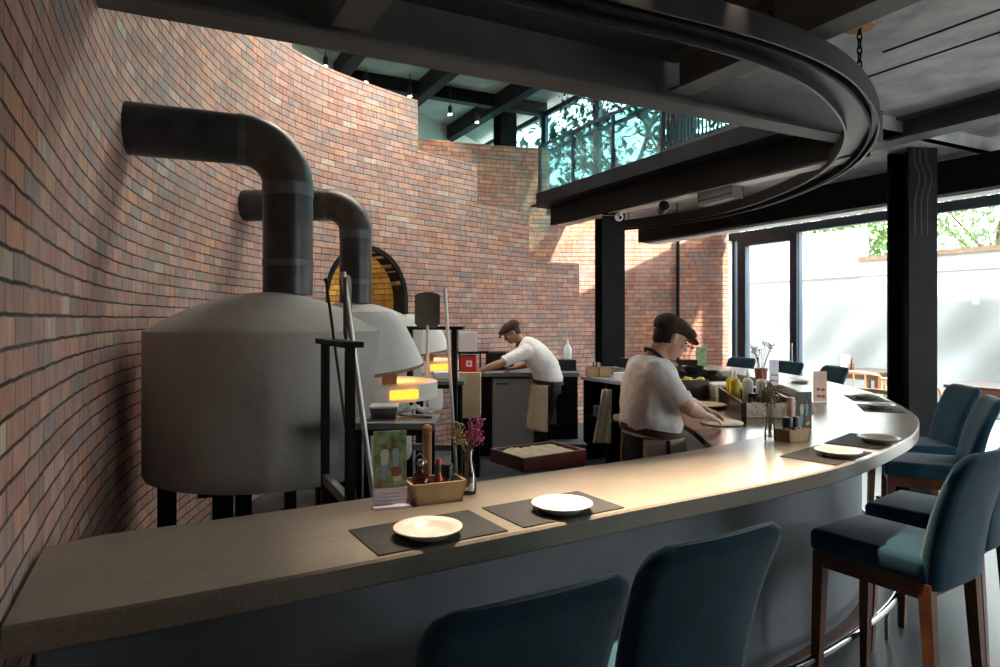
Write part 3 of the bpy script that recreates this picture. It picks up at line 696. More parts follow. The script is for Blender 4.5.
# ---------------------------------------------------------------- table ware helpers
def on_bar(x, y): return at(x, y, BT)
def menu_card(x, y, w, h, rz, face, label, z=BT, base_h=0., marks='photo', basem=None, P=None, group='menu cards on the bar'):
    P = P or at(x, y, z); t = thing('menu_card', P, label, 'menu card', group, rz, local=True)
    if base_h: 
        MB().box((0, 0, base_h/2+.003), (w*1.04, .018, base_h), bev=.002).build('card_holder', basem, t)
        MB().box((0, -.012, .004), (w*1.12, .06, .008), bev=.002).build('holder_foot', basem, t)
        mb = MB()
        for k in range(3): mb.box((0, -.0095, base_h*(.35+.2*k)), (w*(.8-.15*k), .001, .002))
        mb.build('printed_lines', INK, t)
    z0 = base_h
    lean = Matrix.Rotation(R(-6), 4, 'X')
    mb = MB(); mb.box((0, 0, z0+(h-z0)/2+.002), (w, .004, h-z0)); card = mb.build('card', face, t)
    def blob(px, pz, a, b, m, nm):
        mb = MB(); mb.lathe([(0, 0), (a, 0), (a, .0012), (0, .0012)], (0, 0, 0), 14)
        for v in mb.bm.verts: v.co = Vector((px*w+v.co.x, -.0026-v.co.z, z0+pz*(h-z0)+v.co.y*b/a))
        mb.build(nm, m, card)
    if marks == 'photo':
        def patch(pts, m, nm):
            mb = MB(); hh = h-z0; mb.loft([[Vector((a*w, -.0021, z0+b*hh)) for a, b in pts], [Vector((a*w, -.0032, z0+b*hh)) for a, b in pts]]); mb.build(nm, m, card)
        patch([(-.30, .62), (-.25, .68), (-.15, .70), (-.06, .68), (-.03, .60), (-.05, .50), (-.08, .42), (-.26, .42), (-.29, .50)], INKW, 'printed_shirt')
        patch([(.04, .62), (.08, .69), (.16, .71), (.24, .68), (.28, .60), (.24, .52), (.27, .38), (.06, .38), (.09, .52)], INKB, 'printed_dress')
        patch([(-.27, .42), (-.08, .42), (-.09, .30), (-.14, .14), (-.24, .14), (-.30, .28)], INKB, 'printed_trousers')
        patch([(.02, .36), (.16, .40), (.33, .36), (.36, .26), (.24, .20), (.06, .22)], BROWN, 'printed_basket')
        patch([(.10, .20), (.34, .22), (.36, .14), (.12, .12)], PINK, 'printed_fruit'); patch([(-.45, .10), (-.28, .13), (-.22, .07), (-.42, .05)], INKR, 'printed_flowers')
        blob(-.16, .745, .006, .0085, BROWN, 'printed_head'); blob(.155, .755, .006, .0085, BROWN, 'printed_head')
    elif marks == 'dish':
        for k, (px, pz) in enumerate(((-.15, .42), (.2, .4), (-.12, .2), (.22, .18))): blob(px, pz, w*.16, w*.09, BROWN if k % 2 == 0 else INKR, 'printed_dish')
        mb = MB(); 
        for k in range(3): mb.box((0, -.0026, z0+(h-z0)*(.9-.07*k)), (w*(.55-.1*k), .001, .003))
        mb.build('printed_lines', INK, card)
    return t
def caddy(P, w, d, h, rz, label, m=WOODL, flare=.02, group='wooden condiment caddies'):
    t = thing('condiment_caddy', P, label, 'caddy', group, rz, local=True)
    th = .009
    def panel(name, a, b, c2, d2):
        mb = MB(); n = Vector(b)-Vector(a); mb.loft([[Vector(a), Vector(b), Vector(c2), Vector(d2)], [Vector(a)+ofs, Vector(b)+ofs, Vector(c2)+ofs, Vector(d2)+ofs]]); mb.build(name, m, t)
    f = flare
    for s in (-1, 1):
        ofs = Vector((0, -s*th, 0)); panel('side_panel', (-w/2, s*d/2, 0), (w/2, s*d/2, 0), (w/2+f, s*(d/2+f*.3), h), (-w/2-f, s*(d/2+f*.3), h))
        ofs = Vector((-s*th, 0, 0)); panel('end_panel', (s*w/2, -d/2, 0), (s*w/2, d/2, 0), (s*(w/2+f), d/2+f*.3, h), (s*(w/2+f), -d/2-f*.3, h))
    MB().box((0, 0, .005), (w-.004, d-.004, .008)).build('base', m, t)
    return t
def bottle(name, P, prof, m, label, cat, capm=None, capprof=None, lab=None, group=None, labelm=None):
    t = thing(name, P, label, cat, group, local=True)
    MB().lathe(prof, (0, 0, 0), 20).build('body', m, t, 40)
    if capprof: MB().lathe(capprof, (0, 0, 0), 18).build('cap', capm, t, 40)
    if lab: MB().lathe([(lab[0]-.002, lab[1]), (lab[0], lab[1]), (lab[0], lab[2]), (lab[0]-.002, lab[2])], (0, 0, 0), 20, None, False).build('paper_label', labelm or PAPER, t, 40)
    return t
def local(P, rz, x, y, z=0): return Vector(P)+Vector((x*math.cos(rz)-y*math.sin(rz), x*math.sin(rz)+y*math.cos(rz), z))
def jar(P, label, s=1., group='condiment jars in the caddies'):
    return bottle('spice_grinder', P, [(0, 0), (.017*s, 0), (.018*s, .004*s), (.018*s, .045*s), (.015*s, .05*s), (0, .05*s)], JAR, label, 'grinder', BLACKP, [(.012*s, .048*s), (.02*s, .05*s), (.02*s, .085*s), (.017*s, .09*s), (0, .09*s)], group=group)
def hot_sauce(P, label, s=1., group='hot sauce bottles'):
    t = bottle('hot_sauce_bottle', P, [(0, 0), (.014*s, 0), (.015*s, .003*s), (.015*s, .06*s), (.007*s, .078*s), (.006*s, .09*s), (0, .09*s)], SAUCE, label, 'bottle', REDP, [(.007*s, .1*s), (.0085*s, .1*s), (.0085*s, .118*s), (.006*s, .124*s), (0, .124*s)], (.0157*s, .016*s, .046*s), group)
    MB().lathe([(.0066*s, .078*s), (.0085*s, .078*s), (.0085*s, .1*s), (.0066*s, .1*s)], (0, 0, 0), 14, None, False).build('green_collar', GREENP, t, 40); return t
def vase(P, s, label, seed, bloom, hgt):
    t = thing('flower_vase', P, label, 'vase', local=True)
    MB().lathe([(0, .0), (.024*s, 0), (.026*s, .01*s), (.026*s, .05*s), (.02*s, .075*s), (.016*s, .09*s), (.018*s, .118*s), (.016*s, .118*s), (.014*s, .09*s), (.018*s, .075*s), (.023*s, .05*s), (.023*s, .012*s), (0, .01*s)], (0, 0, 0), 20).build('glass_body', JAR, t, 40)
    b = thing('dried_flowers', Vector(P)+Vector((0, 0, .012*s)), 'bunch of '+('purple and pale dried flowers in the left glass vase' if bloom else 'pale dried grass sprigs in the right glass vase'), 'flowers', local=True)
    rr = random.Random(seed); st = MB(); fl = MB(); f2 = MB()
    for k in range(26):
        a = rr.uniform(0, 6.28); sp = rr.uniform(.01, .055)*s/1.0; hh = hgt*rr.uniform(.72, 1)
        tip = Vector((math.cos(a)*sp, math.sin(a)*sp, hh)); q0 = Vector((rr.uniform(-.008, .008), rr.uniform(-.008, .008), .006))
        midp = Vector((math.cos(a)*.008, math.sin(a)*.008, .1*s))
        st.tube([q0, midp, midp.lerp(tip, .5)+Vector((0, 0, .004)), tip], .0011, 4)
        purple = bloom and (tip.x > -.012)
        for j in range(9 if bloom else 7):
            c = midp.lerp(tip, rr.uniform(.55, 1.04))+Vector((rr.gauss(0, .006), rr.gauss(0, .006), rr.gauss(0, .005)))
            (fl if purple else f2).ball(c, rr.uniform(.0028, .0055), 6)
    st.build('stems', DRIED, b)
    if bloom: fl.build('purple_blooms', BLOOM, b, 60)
    else: fl.bm.free()
    f2.build('seed_heads', DRIED, b, 60)
    return t

# left group on the bar
ru = R(31)
menu_card(390, 505.5, .098, .222, R(16), PHOTO, 'garden photo menu card on a white base beside the left wooden caddy', base_h=.052, basem=LAV)
cp = at(433, 503, BT)+Vector((0, .045, 0)); cp.z = BT
caddy(cp, .145, .10, .062, R(24), 'pale wooden caddy with bottles on the left part of the bar', flare=.016)
zc = Vector((0, 0, .0095))
P = local(cp, R(24), -.045, 0)+zc
t = bottle('swing_top_bottle', P, [(0, 0), (.027, 0), (.029, .004), (.029, .05), (.024, .068), (.012, .08), (.011, .1), (0, .1)], SYRUP, 'dark syrup bottle with a swing stopper in the left wooden caddy', 'bottle', STAIN, [(.0, .1), (.013, .1), (.014, .108), (.009, .116), (0, .117)])
MB().tube([(-.014, 0, .085), (-.02, 0, .105), (-.012, 0, .128), (0, 0, .135), (.012, 0, .128), (.02, 0, .105), (.014, 0, .085)], .0015, 6).build('wire_bail', STAIN, t, 60)
hot_sauce(local(cp, R(24), .01, -.01)+zc, 'hot sauce bottle with red cap and green neck in the left wooden caddy', .95, group=None)
jar(local(cp, R(24), .045, .012)+zc, 'black-capped grinder next to the hot sauce in the left caddy', 1.05)
jar(local(cp, R(24), .037, .04)+zc, 'second black-capped grinder behind its twin in the left caddy', 1.05)
P = at(427, 490, BT)
t = bottle('pepper_mill', P, [(0, 0), (.017, 0), (.018, .01), (.0155, .05), (.0155, .19), (0, .19)], WOODT, 'tall tan wooden pepper mill behind the left caddy', 'pepper mill', WOODT, [(.012, .19), (.0165, .192), (.0165, .206), (.009, .214), (0, .215)])
vase(at(467, 493, BT), 1.18, 'small clear glass vase at the right end of the left caddy', 3, True, .225)

# dough tray on the bench
tz = R(33.7); dc = (Vector((-.045, 3.335, 0))+Vector((.428, 3.322, 0)))/2; dc.z = .8855
dt = thing('dough_tray', dc, 'red lacquered wooden tray of dough behind the bar', 'tray', rz=tz, local=True)
TW, TD, TH = .386, .285, .066
for s in (-1, 1):
    MB().box((0, s*(TD/2-.006), TH/2), (TW, .012, TH), bev=.002).build('side_panel', LACQ, dt)
    MB().box((s*(TW/2-.006), 0, TH/2), (.012, TD-.024, TH), bev=.002).build('end_panel', LACQ, dt)
MB().box((0, 0, .005), (TW-.02, TD-.02, .01)).build('base', LACQ, dt)
mb = MB(); nx, ny = 34, 26; g = []
for i in range(nx+1):
    rw = []
    for j in range(ny+1):
        x = (i/nx-.5)*(TW-.03); y = (j/ny-.5)*(TD-.03)
        e = min(1, 6*min(i/nx, 1-i/nx))*min(1, 6*min(j/ny, 1-j/ny))
        z = .04+e**.5*(.024+.012*noise.noise(Vector((x*16, y*16, 3)))+.01*noise.noise(Vector((x*38, y*38, 1))))
        rw.append(mb.bm.verts.new((x, y, z)))
    g.append(rw)
for i in range(nx):
    for j in range(ny): mb.bm.faces.new((g[i][j], g[i+1][j], g[i+1][j+1], g[i][j+1]))
bb = [g[i][0] for i in range(nx+1)]+[g[nx][j] for j in range(1, ny+1)]+[g[i][ny] for i in range(nx-1, -1, -1)]+[g[0][j] for j in range(ny-1, 0, -1)]
lw = [mb.bm.verts.new((v.co.x, v.co.y, .0105)) for v in bb]
for i in range(len(bb)): mb.bm.faces.new((bb[i], lw[i], lw[(i+1) % len(bb)], bb[(i+1) % len(bb)]))
mb.bm.faces.new(lw)
o = mb.build('dough', DOUGH, None, 180); o.location = dc; o.rotation_euler = (0, 0, tz)
tag(o, 'heaped pale floured dough filling the red lacquered tray', 'dough')

# right group on the bar
cp2 = at(792, 440, BT); cz = R(40)
caddy(cp2, .135, .085, .055, R(28), 'pale wooden caddy with two black-capped grinders at the bend of the bar', flare=.006)
r2 = R(28)
for k, (x, y, lb_) in enumerate(((-.045, -.012, 'left black-capped grinder in the wooden caddy at the bend'), (-.002, -.014, 'right black-capped grinder in the wooden caddy at the bend'))):
    jar(local(cp2, r2, x, y)+zc, lb_, 1.12)
hot_sauce(local(cp2, r2, .04, -.005)+zc, 'hot sauce bottle with red cap in the wooden caddy at the bend', .8, group=None)
menu_card(803, 432.5, .092, .19, R(18), PHOTOD, 'dark photo menu card standing behind the wooden caddy at the bend', marks='photo', P=at(804, 430, BT))
o = MB().box((0, 0, .085), (.03, .03, .17), bev=.006).build('paper_cup_sleeve', PINK); o.location = at(791, 431, BT); o.rotation_euler = (0, 0, r2)
tag(o, 'narrow pinkish napkin box left of the dark menu card', 'napkin box')
vase(at(770, 441, BT), .95, 'clear glass vase left of the wooden caddy at the bend', 9, False, .27)
menu_card(820, 402, .105, .205, R(14), PINK, 'pink menu card with dish pictures near the bend of the bar', marks='dish')
menu_card(774, 386, .09, .215, R(14), LAV, 'lavender white menu card at the far side of the bar', marks='dish', P=at(774, 385.5, BT))

# items on the stainless worktop
WT = .98
def wpt(x, y): return at(x, y, WT)
P = wpt(722, 423.5)
mb = MB(); rings = []
for r_, z in ((.0, 0), (.118, 0), (.125, .006), (.118, .013), (.06, .012), (0, .013)):
    rings.append((r_, z))
mb.lathe(rings, (0, 0, 0), 36)
for v in mb.bm.verts: v.co.xy *= 1+.05*noise.noise(v.co*14); v.co.z += .004*max(0, noise.noise(v.co*30))*(v.co.z > .005)
o = mb.build('pizza_dough', DOUGH, None, 60); o.location = P; tag(o, 'flat round of pizza dough under the hands of the nearer cook', 'dough')
P = wpt(702, 406.5)
t = thing('round_board', P, 'round pale wooden board with a dark rim lying on the steel worktop', 'board', local=True)
MB().lathe([(0, 0), (.16, 0), (.16, .02), (0, .02)], (0, 0, 0), 40).build('board_face', WOODL, t, 40)
MB().lathe([(.16, 0), (.172, .002), (.172, .017), (.16, .0205), (.1595, .01)], (0, 0, 0), 40, None, False).build('rim', DARKW, t, 40)
# large dark tray box with bottles
b0 = Vector((1.52, 4.2, WT)); bd = Vector((.17, .98, 0)); bdn = bd.normalized(); bx = Vector((bdn.y, -bdn.x, 0)); brz = math.atan2(bdn.y, bdn.x)-math.pi/2
bl, bw, bh = .95, .36, .095; bc = b0+bdn*bl/2+bx*bw/2
t = thing('ingredient_box', bc, 'long dark wooden box of bottles and toppings on the steel worktop', 'box', rz=brz, local=True)
for s in (-1, 1):
    MB().box((s*(bw/2-.008), 0, bh/2), (.016, bl, bh), bev=.002).build('side_panel', DARKW, t)
    MB().box((0, s*(bl/2-.008), bh/2), (bw-.032, .016, bh), bev=.002).build('end_panel', DARKW, t)
MB().box((0, 0, .006), (bw-.02, bl-.02, .012)).build('base', DARKW, t)
mb = MB(); mb.bar((-bw/2+.03, -bl/2-.002, bh*.5), (bw/2-.02, -bl/2-.002, bh*.5), .01, bh*.94)
bmesh.ops.subdivide_edges(mb.bm, edges=mb.bm.edges[:], cuts=7, use_grid_fill=True)
for v in mb.bm.verts: v.co.y -= .006+.012*noise.noise(v.co*26)
mb.build('foil_wrap', FOIL, t, 30)
def inbox(x, y): return local(bc, brz, x, y, .0125)
SQ = [(a*1.2, b*1.25) for a, b in ((0, 0), (.03, 0), (.032, .004), (.032, .12), (.024, .135), (.012, .142), (0, .142))]; SC = [(a*1.2, b*1.25) for a, b in ((.012, .14), (.013, .15), (.005, .18), (.003, .192), (0, .193))]
sq = [(-.105, .2, YELL, WHITE, 'yellow mustard squeeze bottle in the dark box on the worktop'), (-.01, .24, WHITE, WHITE, 'white squeeze bottle right of the yellow one'),
      (.075, .19, INKW, REDP, 'pale squeeze bottle with a red tip in the dark box'), (-.115, .295, YELL, WHITE, 'second yellow squeeze bottle behind the front one')]
for x, y, m, cm, lb_ in sq: bottle('squeeze_bottle', inbox(x, y), SQ, m, lb_, 'bottle', cm, SC, group='squeeze bottles in the dark box')
for k, (x, y) in enumerate(((.09, .05), (.1, -.06), (.0, .06))):
    P = inbox(x, y); bottle('sauce_jar', P, [(0, 0), (.035, 0), (.036, .05), (.03, .06), (0, .06)], JAR, ['black-lidded jar in the middle of the dark box', 'black-lidded jar nearest the bar in the dark box', 'black-lidded jar beside the squeeze bottles'][k], 'jar', BLACKP, [(.03, .058), (.037, .06), (.037, .085), (0, .085)], group='lidded jars in the dark box')
rr = random.Random(5)
for k in range(9):
    P = inbox(rr.uniform(-.08, .12), rr.uniform(-.42, -.16)); mb = MB(); mb.ball((0, 0, .026), .026, 12)
    o = mb.build('tomato', SAUCE if k % 3 else ROSE, None, 180); o.location = P; tag(o, 'small red tomato heaped in the near end of the dark box', 'tomato', 'tomatoes in the dark box')
# left brown caddy with fruit, foil pan
P = wpt(690, 395); cz = R(10)
caddy(P, .25, .16, .13, cz, 'dark brown wooden box left of the foil pan on the worktop', DARKW, .0, None)
for k in range(6):
    o = MB().ball((0, 0, .028), (.036, .028, .028), 12).build('lemon', YELL, None, 180); o.location = local(P, cz, -.075+.05*(k % 4), -.035+.06*(k//4), .075+.02*(k % 2)); o.rotation_euler = (0, 0, k)
    tag(o, 'pale yellow lemon heaped in the brown box on the worktop', 'lemon', 'lemons in the brown box')
P = wpt(724, 395)
t = thing('foil_pan', P, 'shallow foil pan between the brown box and the squeeze bottles', 'pan', rz=R(12), local=True)
mb = MB(); mb.loft([[Vector((x*.14, y*.12, 0)) for x, y in ((-1, -1), (1, -1), (1, 1), (-1, 1))], [Vector((x*.16, y*.14, .09)) for x, y in ((-1, -1), (1, -1), (1, 1), (-1, 1))]]); mb.build('pan_body', FOIL, t)
MB().box((0, 0, .093), (.29, .25, .012), bev=.004).build('filling', INKW, t)
# far end of the bar: caddy with flowers, bowls, cups
fp = at(688, 369, BT)
t = caddy(fp, .2, .13, .1, R(160), 'dark caddy at the far end of the bar behind the nearer cook', DARKW, .01, None)
o = menu_card(0, 0, .13, .23, R(8), PHOTO, 'small photo menu card at the far end of the bar by the red flowers', marks='none', P=at(700, 367.5, BT)+Vector((.05, .12, 0)), group=None)
b = thing('red_flowers', fp+Vector((-.03, 0, .0095)), 'small bunch of red berries standing in the far caddy', 'flowers', local=True)
rr = random.Random(11); st = MB(); fl = MB()
for k in range(16):
    tip = Vector((rr.uniform(-.09, .09), rr.uniform(-.04, .04), rr.uniform(.22, .33))); st.tube([(rr.uniform(-.03, .03), 0, 0), tip*.6, tip], .002, 4)
    for j in range(4): fl.ball(tip+Vector((rr.gauss(0, .012), rr.gauss(0, .012), rr.gauss(0, .015))), .009, 6)
st.build('stems', DRIED, b); fl.build('berries', ROSE, b, 60)
for k, (x, y, r_, m, lb_) in enumerate(((693, 374, .11, BLACKP, 'wide black bowl at the far end of the bar'), (712, 375, .06, BLACKP, 'small black bowl right of the wide one'), (727, 376, .07, WHITE, 'white bowl on the far part of the bar'))):
    P = at(x, y, BT); mb = MB(); h_ = r_*.75
    mb.lathe([(0, 0), (r_*.5, 0), (r_*.55, .008), (r_*.9, h_*.6), (r_, h_), (r_*.95, h_), (r_*.85, h_*.62), (r_*.5, .016), (0, .014)], (0, 0, 0), 28)
    o = mb.build('serving_bowl', m, None, 50); o.location = P; tag(o, lb_, 'bowl', 'bowls on the far bar')
P = at(761, 379, BT)
o = MB().lathe([(0, 0), (.05, 0), (.06, .1), (.055, .1), (.047, .01), (0, .008)], (0, 0, 0), 20).build('copper_cup', BROWN, None, 50); o.location = P; tag(o, 'brown cup holding white sprigs left of the lavender menu card', 'cup')
b = thing('white_sprigs', P+Vector((0, 0, .0085)), 'white sprigs standing in the brown cup on the far bar', 'flowers', local=True); st = MB(); fl = MB()
for k in range(14):
    tip = Vector((rr.uniform(-.1, .1), rr.uniform(-.06, .06), rr.uniform(.2, .33))); st.tube([(0, 0, 0), tip*.5+Vector((0, 0, .02)), tip], .002, 4)
    for j in range(4): fl.ball(tip+Vector((rr.gauss(0, .014), rr.gauss(0, .014), rr.gauss(0, .02))), .008, 6)
st.build('stems', DRIED, b); fl.build('blossoms', INKW, b, 60)
P = at(800, 383, BT)
o = MB().lathe([(0, .002), (.05, 0), (.09, .02), (.088, .024), (.05, .008), (0, .007)], (0, 0, 0), 28).build('side_plate', PLATE, None, 50); o.location = P; tag(o, 'pale plate by the lavender menu card on the far bar', 'plate')
# ---------------------------------------------------------------- pizza ovens
def make_oven(c, label):
    t = thing('pizza_oven', (c[0], c[1], 0), label, 'oven', 'round plastered pizza ovens', R(25), local=True)
    r, z0, z1 = .615, .79, 1.545
    prof = [(0, z0), (r-.03, z0), (r-.008, z0+.008), (r, z0+.03), (r, z1-.03), (r-.002, z1-.008), (r-.012, z1), (r-.03, z1+.012)]
    for k in range(1, 11):
        f = k/10; rr_ = (r-.03)*(1-f); prof.append((rr_, z1+.012+.19*(1-(rr_/(r-.03))**1.9)))
    MB().lathe(prof, (0, 0, 0), 96).build('body', OVEN, t, 40)
    # flared hood over the mouth
    def ring(fx, w, z, dz, x0=.40, n=24):
        return [Vector((x0+(fx-x0)*math.sin(math.pi*k/n)**.8, -w*math.cos(math.pi*k/n), z+dz*math.sin(math.pi*k/n))) for k in range(n+1)]
    mb = MB(); o1 = [ring(.70, .25, 1.64, 0), ring(.745, .29, 1.59, .0), ring(.81, .33, 1.45, .02), ring(.87, .37, 1.295, .05)]
    i1 = [ring(.85, .35, 1.295, .05), ring(.69, .23, 1.58, 0)]
    vr = [[mb.bm.verts.new(q) for q in rg] for rg in o1+i1]
    for a, b in zip(vr, vr[1:]):
        for k in range(24): mb.bm.faces.new((a[k], a[k+1], b[k+1], b[k]))
    mb.bm.faces.new(vr[0]); mb.bm.faces.new(vr[-1][::-1])
    mb.build('hood', HOODM, t, 35)
    mb = MB(); mb.tube(ring(.862, .362, 1.292, .05), .011, 8); mb.build('hood_rim', RIM, t, 60)
    # mouth: jambs, arch head, dark throat, fire
    mb = MB()
    for s in (-1, 1): mb.span((.5, s*.19-.04, 1.236), (.655, s*.19+.04, 1.36))
    mb.span((.5, -.23, 1.32), (.655, .23, 1.385)); mb.build('mouth_surround', BRICKM, t)
    MB().span((.46, -.16, 1.236), (.603, .16, 1.325)).build('throat', THROATC, t)  # solid dark block fills the mouth opening
    mb = MB(); mb.span((.46, -.28, .80), (.74, .28, 1.144), bev=.05); mb.build('mouth_base', HOODM, t, 40)
    pts = [(.45, -.36)]+[(.60+.36*math.cos(a), .02+.37*math.sin(a)) for a in [R(-90+180*k/20) for k in range(21)]]+[(.45, .42)]
    mb = MB(); mb.prism(pts, 1.145, 1.235); bmesh.ops.bevel(mb.bm, geom=[e for e in mb.bm.edges if abs(e.verts[0].co.z-e.verts[1].co.z) < 1e-5], offset=.012, segments=2, affect='EDGES'); mb.build('landing_ledge', HOODM, t, 50)
    mb = MB(); mb.span((.58, -.362, 1.165), (.74, -.30, 1.215), bev=.006); mb.build('ember_slot', EMBER, t)
    rr = random.Random(4); mb = MB()
    for k in range(7):
        x, y, h = .64+rr.uniform(-.02, .03), -.16+.05*k, rr.uniform(.07, .13); mb.lathe([(.0, 0), (.022, .01), (.02, h*.4), (.008, h*.8), (0, h)], (x, y, 1.237), 8)
    mb.build('flame', FLAME, t, 60)
    for x, y in ((-.5, .07), (-.25, -.38), (.3, -.3), (-.1, .45), (.35, .3)):
        mb = MB(); mb.span((x-.045, y-.045, 0), (x+.045, y+.045, z0+.005)); mb.span((x-.06, y-.06, 0), (x+.06, y+.06, .012)); mb.build('leg', STEEL, t)
    mb = MB(); mb.span((-.36, -.38, z0-.04), (.36, .38, z0-.002)); mb.build('support_tray', STEEL, t)
    return t
BRICKM = mat('mouth_firebrick', (.30, .13, .07), .85, 0, .3, 10, bump=.3, bscale=30)
OC = [(-1.265, 3.65), (-1.265, 5.7)]
ov = make_oven(OC[0], 'nearer round grey plastered pizza oven with a flared white hood')
o2 = copy_tree(ov); o2.location = (OC[1][0], OC[1][1], 0); o2['label'] = 'farther pizza oven, mostly hidden behind the first one'
for i, (ox, oy) in enumerate(OC):
    L = bpy.data.lights.new('oven_fire', 'POINT'); L.energy = .9; L.color = (1, .45, .12); L.shadow_soft_size = .08
    lo = bpy.data.objects.new('oven_fire', L); lo.location = (ox+.68, oy+.30, 1.31); col.objects.link(lo)
def flue(base, ztop, wallpt, r, label):
    P0 = Vector(base); t = thing('flue_pipe', P0, label, 'flue pipe', 'black flue pipes of the ovens')
    top = Vector((P0.x, P0.y, ztop)); W = Vector((wallpt[0], wallpt[1], ztop)); d = (W-top).normalized()
    er = r*1.75; e0 = top-Vector((0, 0, er)); e1 = top+d*er; cen = e0+d*er
    MB().tube([P0, e0], r, 40).build('vertical_pipe', PIPE, t, 40)
    arc = [cen-d*er*math.cos(a)+Vector((0, 0, er*math.sin(a))) for a in [R(90*k/16) for k in range(17)]]
    MB().tube(arc, r*1.015, 40).build('elbow', PIPEB, t, 40)
    MB().tube([e1, W+d*.12], r, 40).build('horizontal_pipe', PIPE, t, 40)
    for p, q in ((e0-Vector((0, 0, .06)), e0+Vector((0, 0, .01))), (e1-d*.01, e1+d*.03), (P0+Vector((0, 0, .16)), P0+Vector((0, 0, .195)))):
        MB().tube([p, q], r*1.025, 40).build('joint_band', COLLAR, t, 40)
    return t
flue((-1.195, 3.76, 1.735), 2.585, (-1.93, 3.44), .136, 'nearer thick black flue pipe bending from the oven top into the wall')
flue((-1.225, 5.66, 1.735), 2.57, (-2.2, 5.72), .134, 'farther black flue pipe partly hidden behind the nearer one')

# ---------------------------------------------------------------- tool racks and oven tools
def rack(A, B, zt, label, bar_z):
    t = thing('tool_rack', ((A[0]+B[0])/2, (A[1]+B[1])/2, 0), label, 'tool rack', 'black steel tool racks')
    A, B = Vector((A[0], A[1], 0)), Vector((B[0], B[1], 0)); d = (B-A).normalized(); nn = Vector((-d.y, d.x, 0))
    for q in (A, B): MB().bar(q, q+Vector((0, 0, zt)), .032, .036, up=d).build('post', STEEL, t)
    MB().bar(A-d*.03+Vector((0, 0, zt)), B+d*.06+Vector((0, 0, zt)), .075, .022).build('top_plate', STEEL, t)
    MB().bar(A+Vector((0, 0, bar_z)), B+Vector((0, 0, bar_z)), .03, .04).build('cross_bar', SLATE, t)
    for q in (A, B): MB().bar(q-nn*.16+Vector((0, 0, .015)), q+nn*.16+Vector((0, 0, .015)), .04, .03).build('foot', STEEL, t)
    return t
rack((-.76, 2.9), (-.5625, 2.5), 1.505, 'black steel tool rack standing in front of the nearer oven', .91)
rack((-.60, 4.45), (-.30, 4.4), 1.54, 'black steel tool rack between the oven hoods and the far cook', .75)
def down(p, q):                              # run a leaning handle on to the floor
    p, q = Vector(p), Vector(q); k = (p.z-.01)/(p.z-q.z); return p+(q-p)*k
p, q = dp(343, 272, 2.6), dp(374, 500, 2.6); e = down(p, q)
t = thing('oven_brush_pole', e, 'long pale metal pole leaning across the front tool rack', 'pole'); MB().tube([p, e], .0115, 10).build('handle', ROD, t, 60); MB().tube([e, e+(p-e)*.12], .016, 10).build('grip', BLACKP, t, 60)
p, q = dp(326, 280, 2.72), dp(347, 436, 2.62); e = down(p, q)
t = thing('oven_poker', e, 'thin dark poker leaning at the left of the front tool rack', 'poker'); MB().tube([p, e], .006, 8).build('shaft', PIPEB, t, 60); MB().ball(p, .010, 10).build('tip', PIPEB, t, 60)
def peel(top, zb, w, h, rz, label, wood=False, th=.012):
    T = Vector(top); t = thing('pizza_peel', (T.x, T.y, .0), label, 'pizza peel', 'pizza peels on the tool racks')
    M = Matrix.Rotation(rz, 4, 'Z'); mb = MB(); pts = []
    for k in range(9): a = R(180*k/8); pts.append((w/2*max(-1, min(1, math.cos(a)*1.06)), -w*.2+w*.2*math.sin(a)))
    pts += [(-w/2, -h+.03), (-w/2+.03, -h), (w/2-.03, -h), (w/2, -h+.03)]
    fr = [T+M @ Vector((x, -th/2, z)) for x, z in pts]; bk = [T+M @ Vector((x, th/2, z)) for x, z in pts]
    mb.loft([fr, bk]); mb.build('blade', PEEL, t)
    MB().tube([T+Vector((0, 0, -h+.02)), Vector((T.x, T.y, .005))], .011, 10).build('handle', ROD, t, 60)
    return t
peel(dp(347.5, 275, 2.66), 0, .17, .255, R(96), 'narrow dark peel standing upright in the front tool rack')
peel(dp(427.5, 292, 4.33), 0, .165, .235, R(0), 'square-bladed steel peel rising above the second tool rack')
p, q = dp(445, 288, 4.3), dp(453, 420, 4.3); e = down(p, q)
t = thing('oven_rake_pole', e, 'slim pale pole leaning beside the square-bladed peel', 'pole'); MB().tube([p, e], .011, 10).build('handle', ROD, t, 60)
# slate prep shelves in front of the mouths
def shelf_table(x0, x1, y0, y1, z, label):
    t = thing('slate_shelf', ((x0+x1)/2, (y0+y1)/2, 0), label, 'shelf', 'slate shelves by the oven mouths')
    MB().span((x0, y0, z-.03), (x1, y1, z), bev=.004).build('shelf_top', SLATE, t)
    MB().span((x0+.02, y0+.02, z-.06), (x1-.02, y1-.02, z-.031)).build('frame', STEEL, t)
    for x in (x0+.04, x1-.04):
        for y in (y0+.04, y1-.04): MB().span((x-.015, y-.015, 0), (x+.015, y+.015, z-.06)).build('leg', STEEL, t)
    return t
shelf_table(-.68, -.29, 2.98, 3.26, 1.135, 'dark slate shelf in front of the nearer oven mouth')
shelf_table(-.66, -.27, 5.0, 5.3, 1.135, 'slate shelf in front of the farther oven mouth')
def small_box(name, P, d, rz, m, label, cat, bev=.004, group=None):
    o = MB().box((0, 0, d[2]/2), d, 0, bev).build(name, m); o.location = P; o.rotation_euler = (0, 0, rz); return tag(o, label, cat, group)
t = thing('steel_container', (-.545, 3.14, 1.1355), 'low steel container with a white lid on the slate shelf', 'container', rz=R(6), local=True)
mb = MB(); mb.loft([[Vector((x*.055, y*.05, 0)) for x, y in ((-1, -1), (1, -1), (1, 1), (-1, 1))], [Vector((x*.062, y*.057, .05)) for x, y in ((-1, -1), (1, -1), (1, 1), (-1, 1))]]); mb.build('pan', STAIN, t)
MB().box((0, 0, .056), (.132, .122, .01), bev=.003).build('lid', WHITE, t)
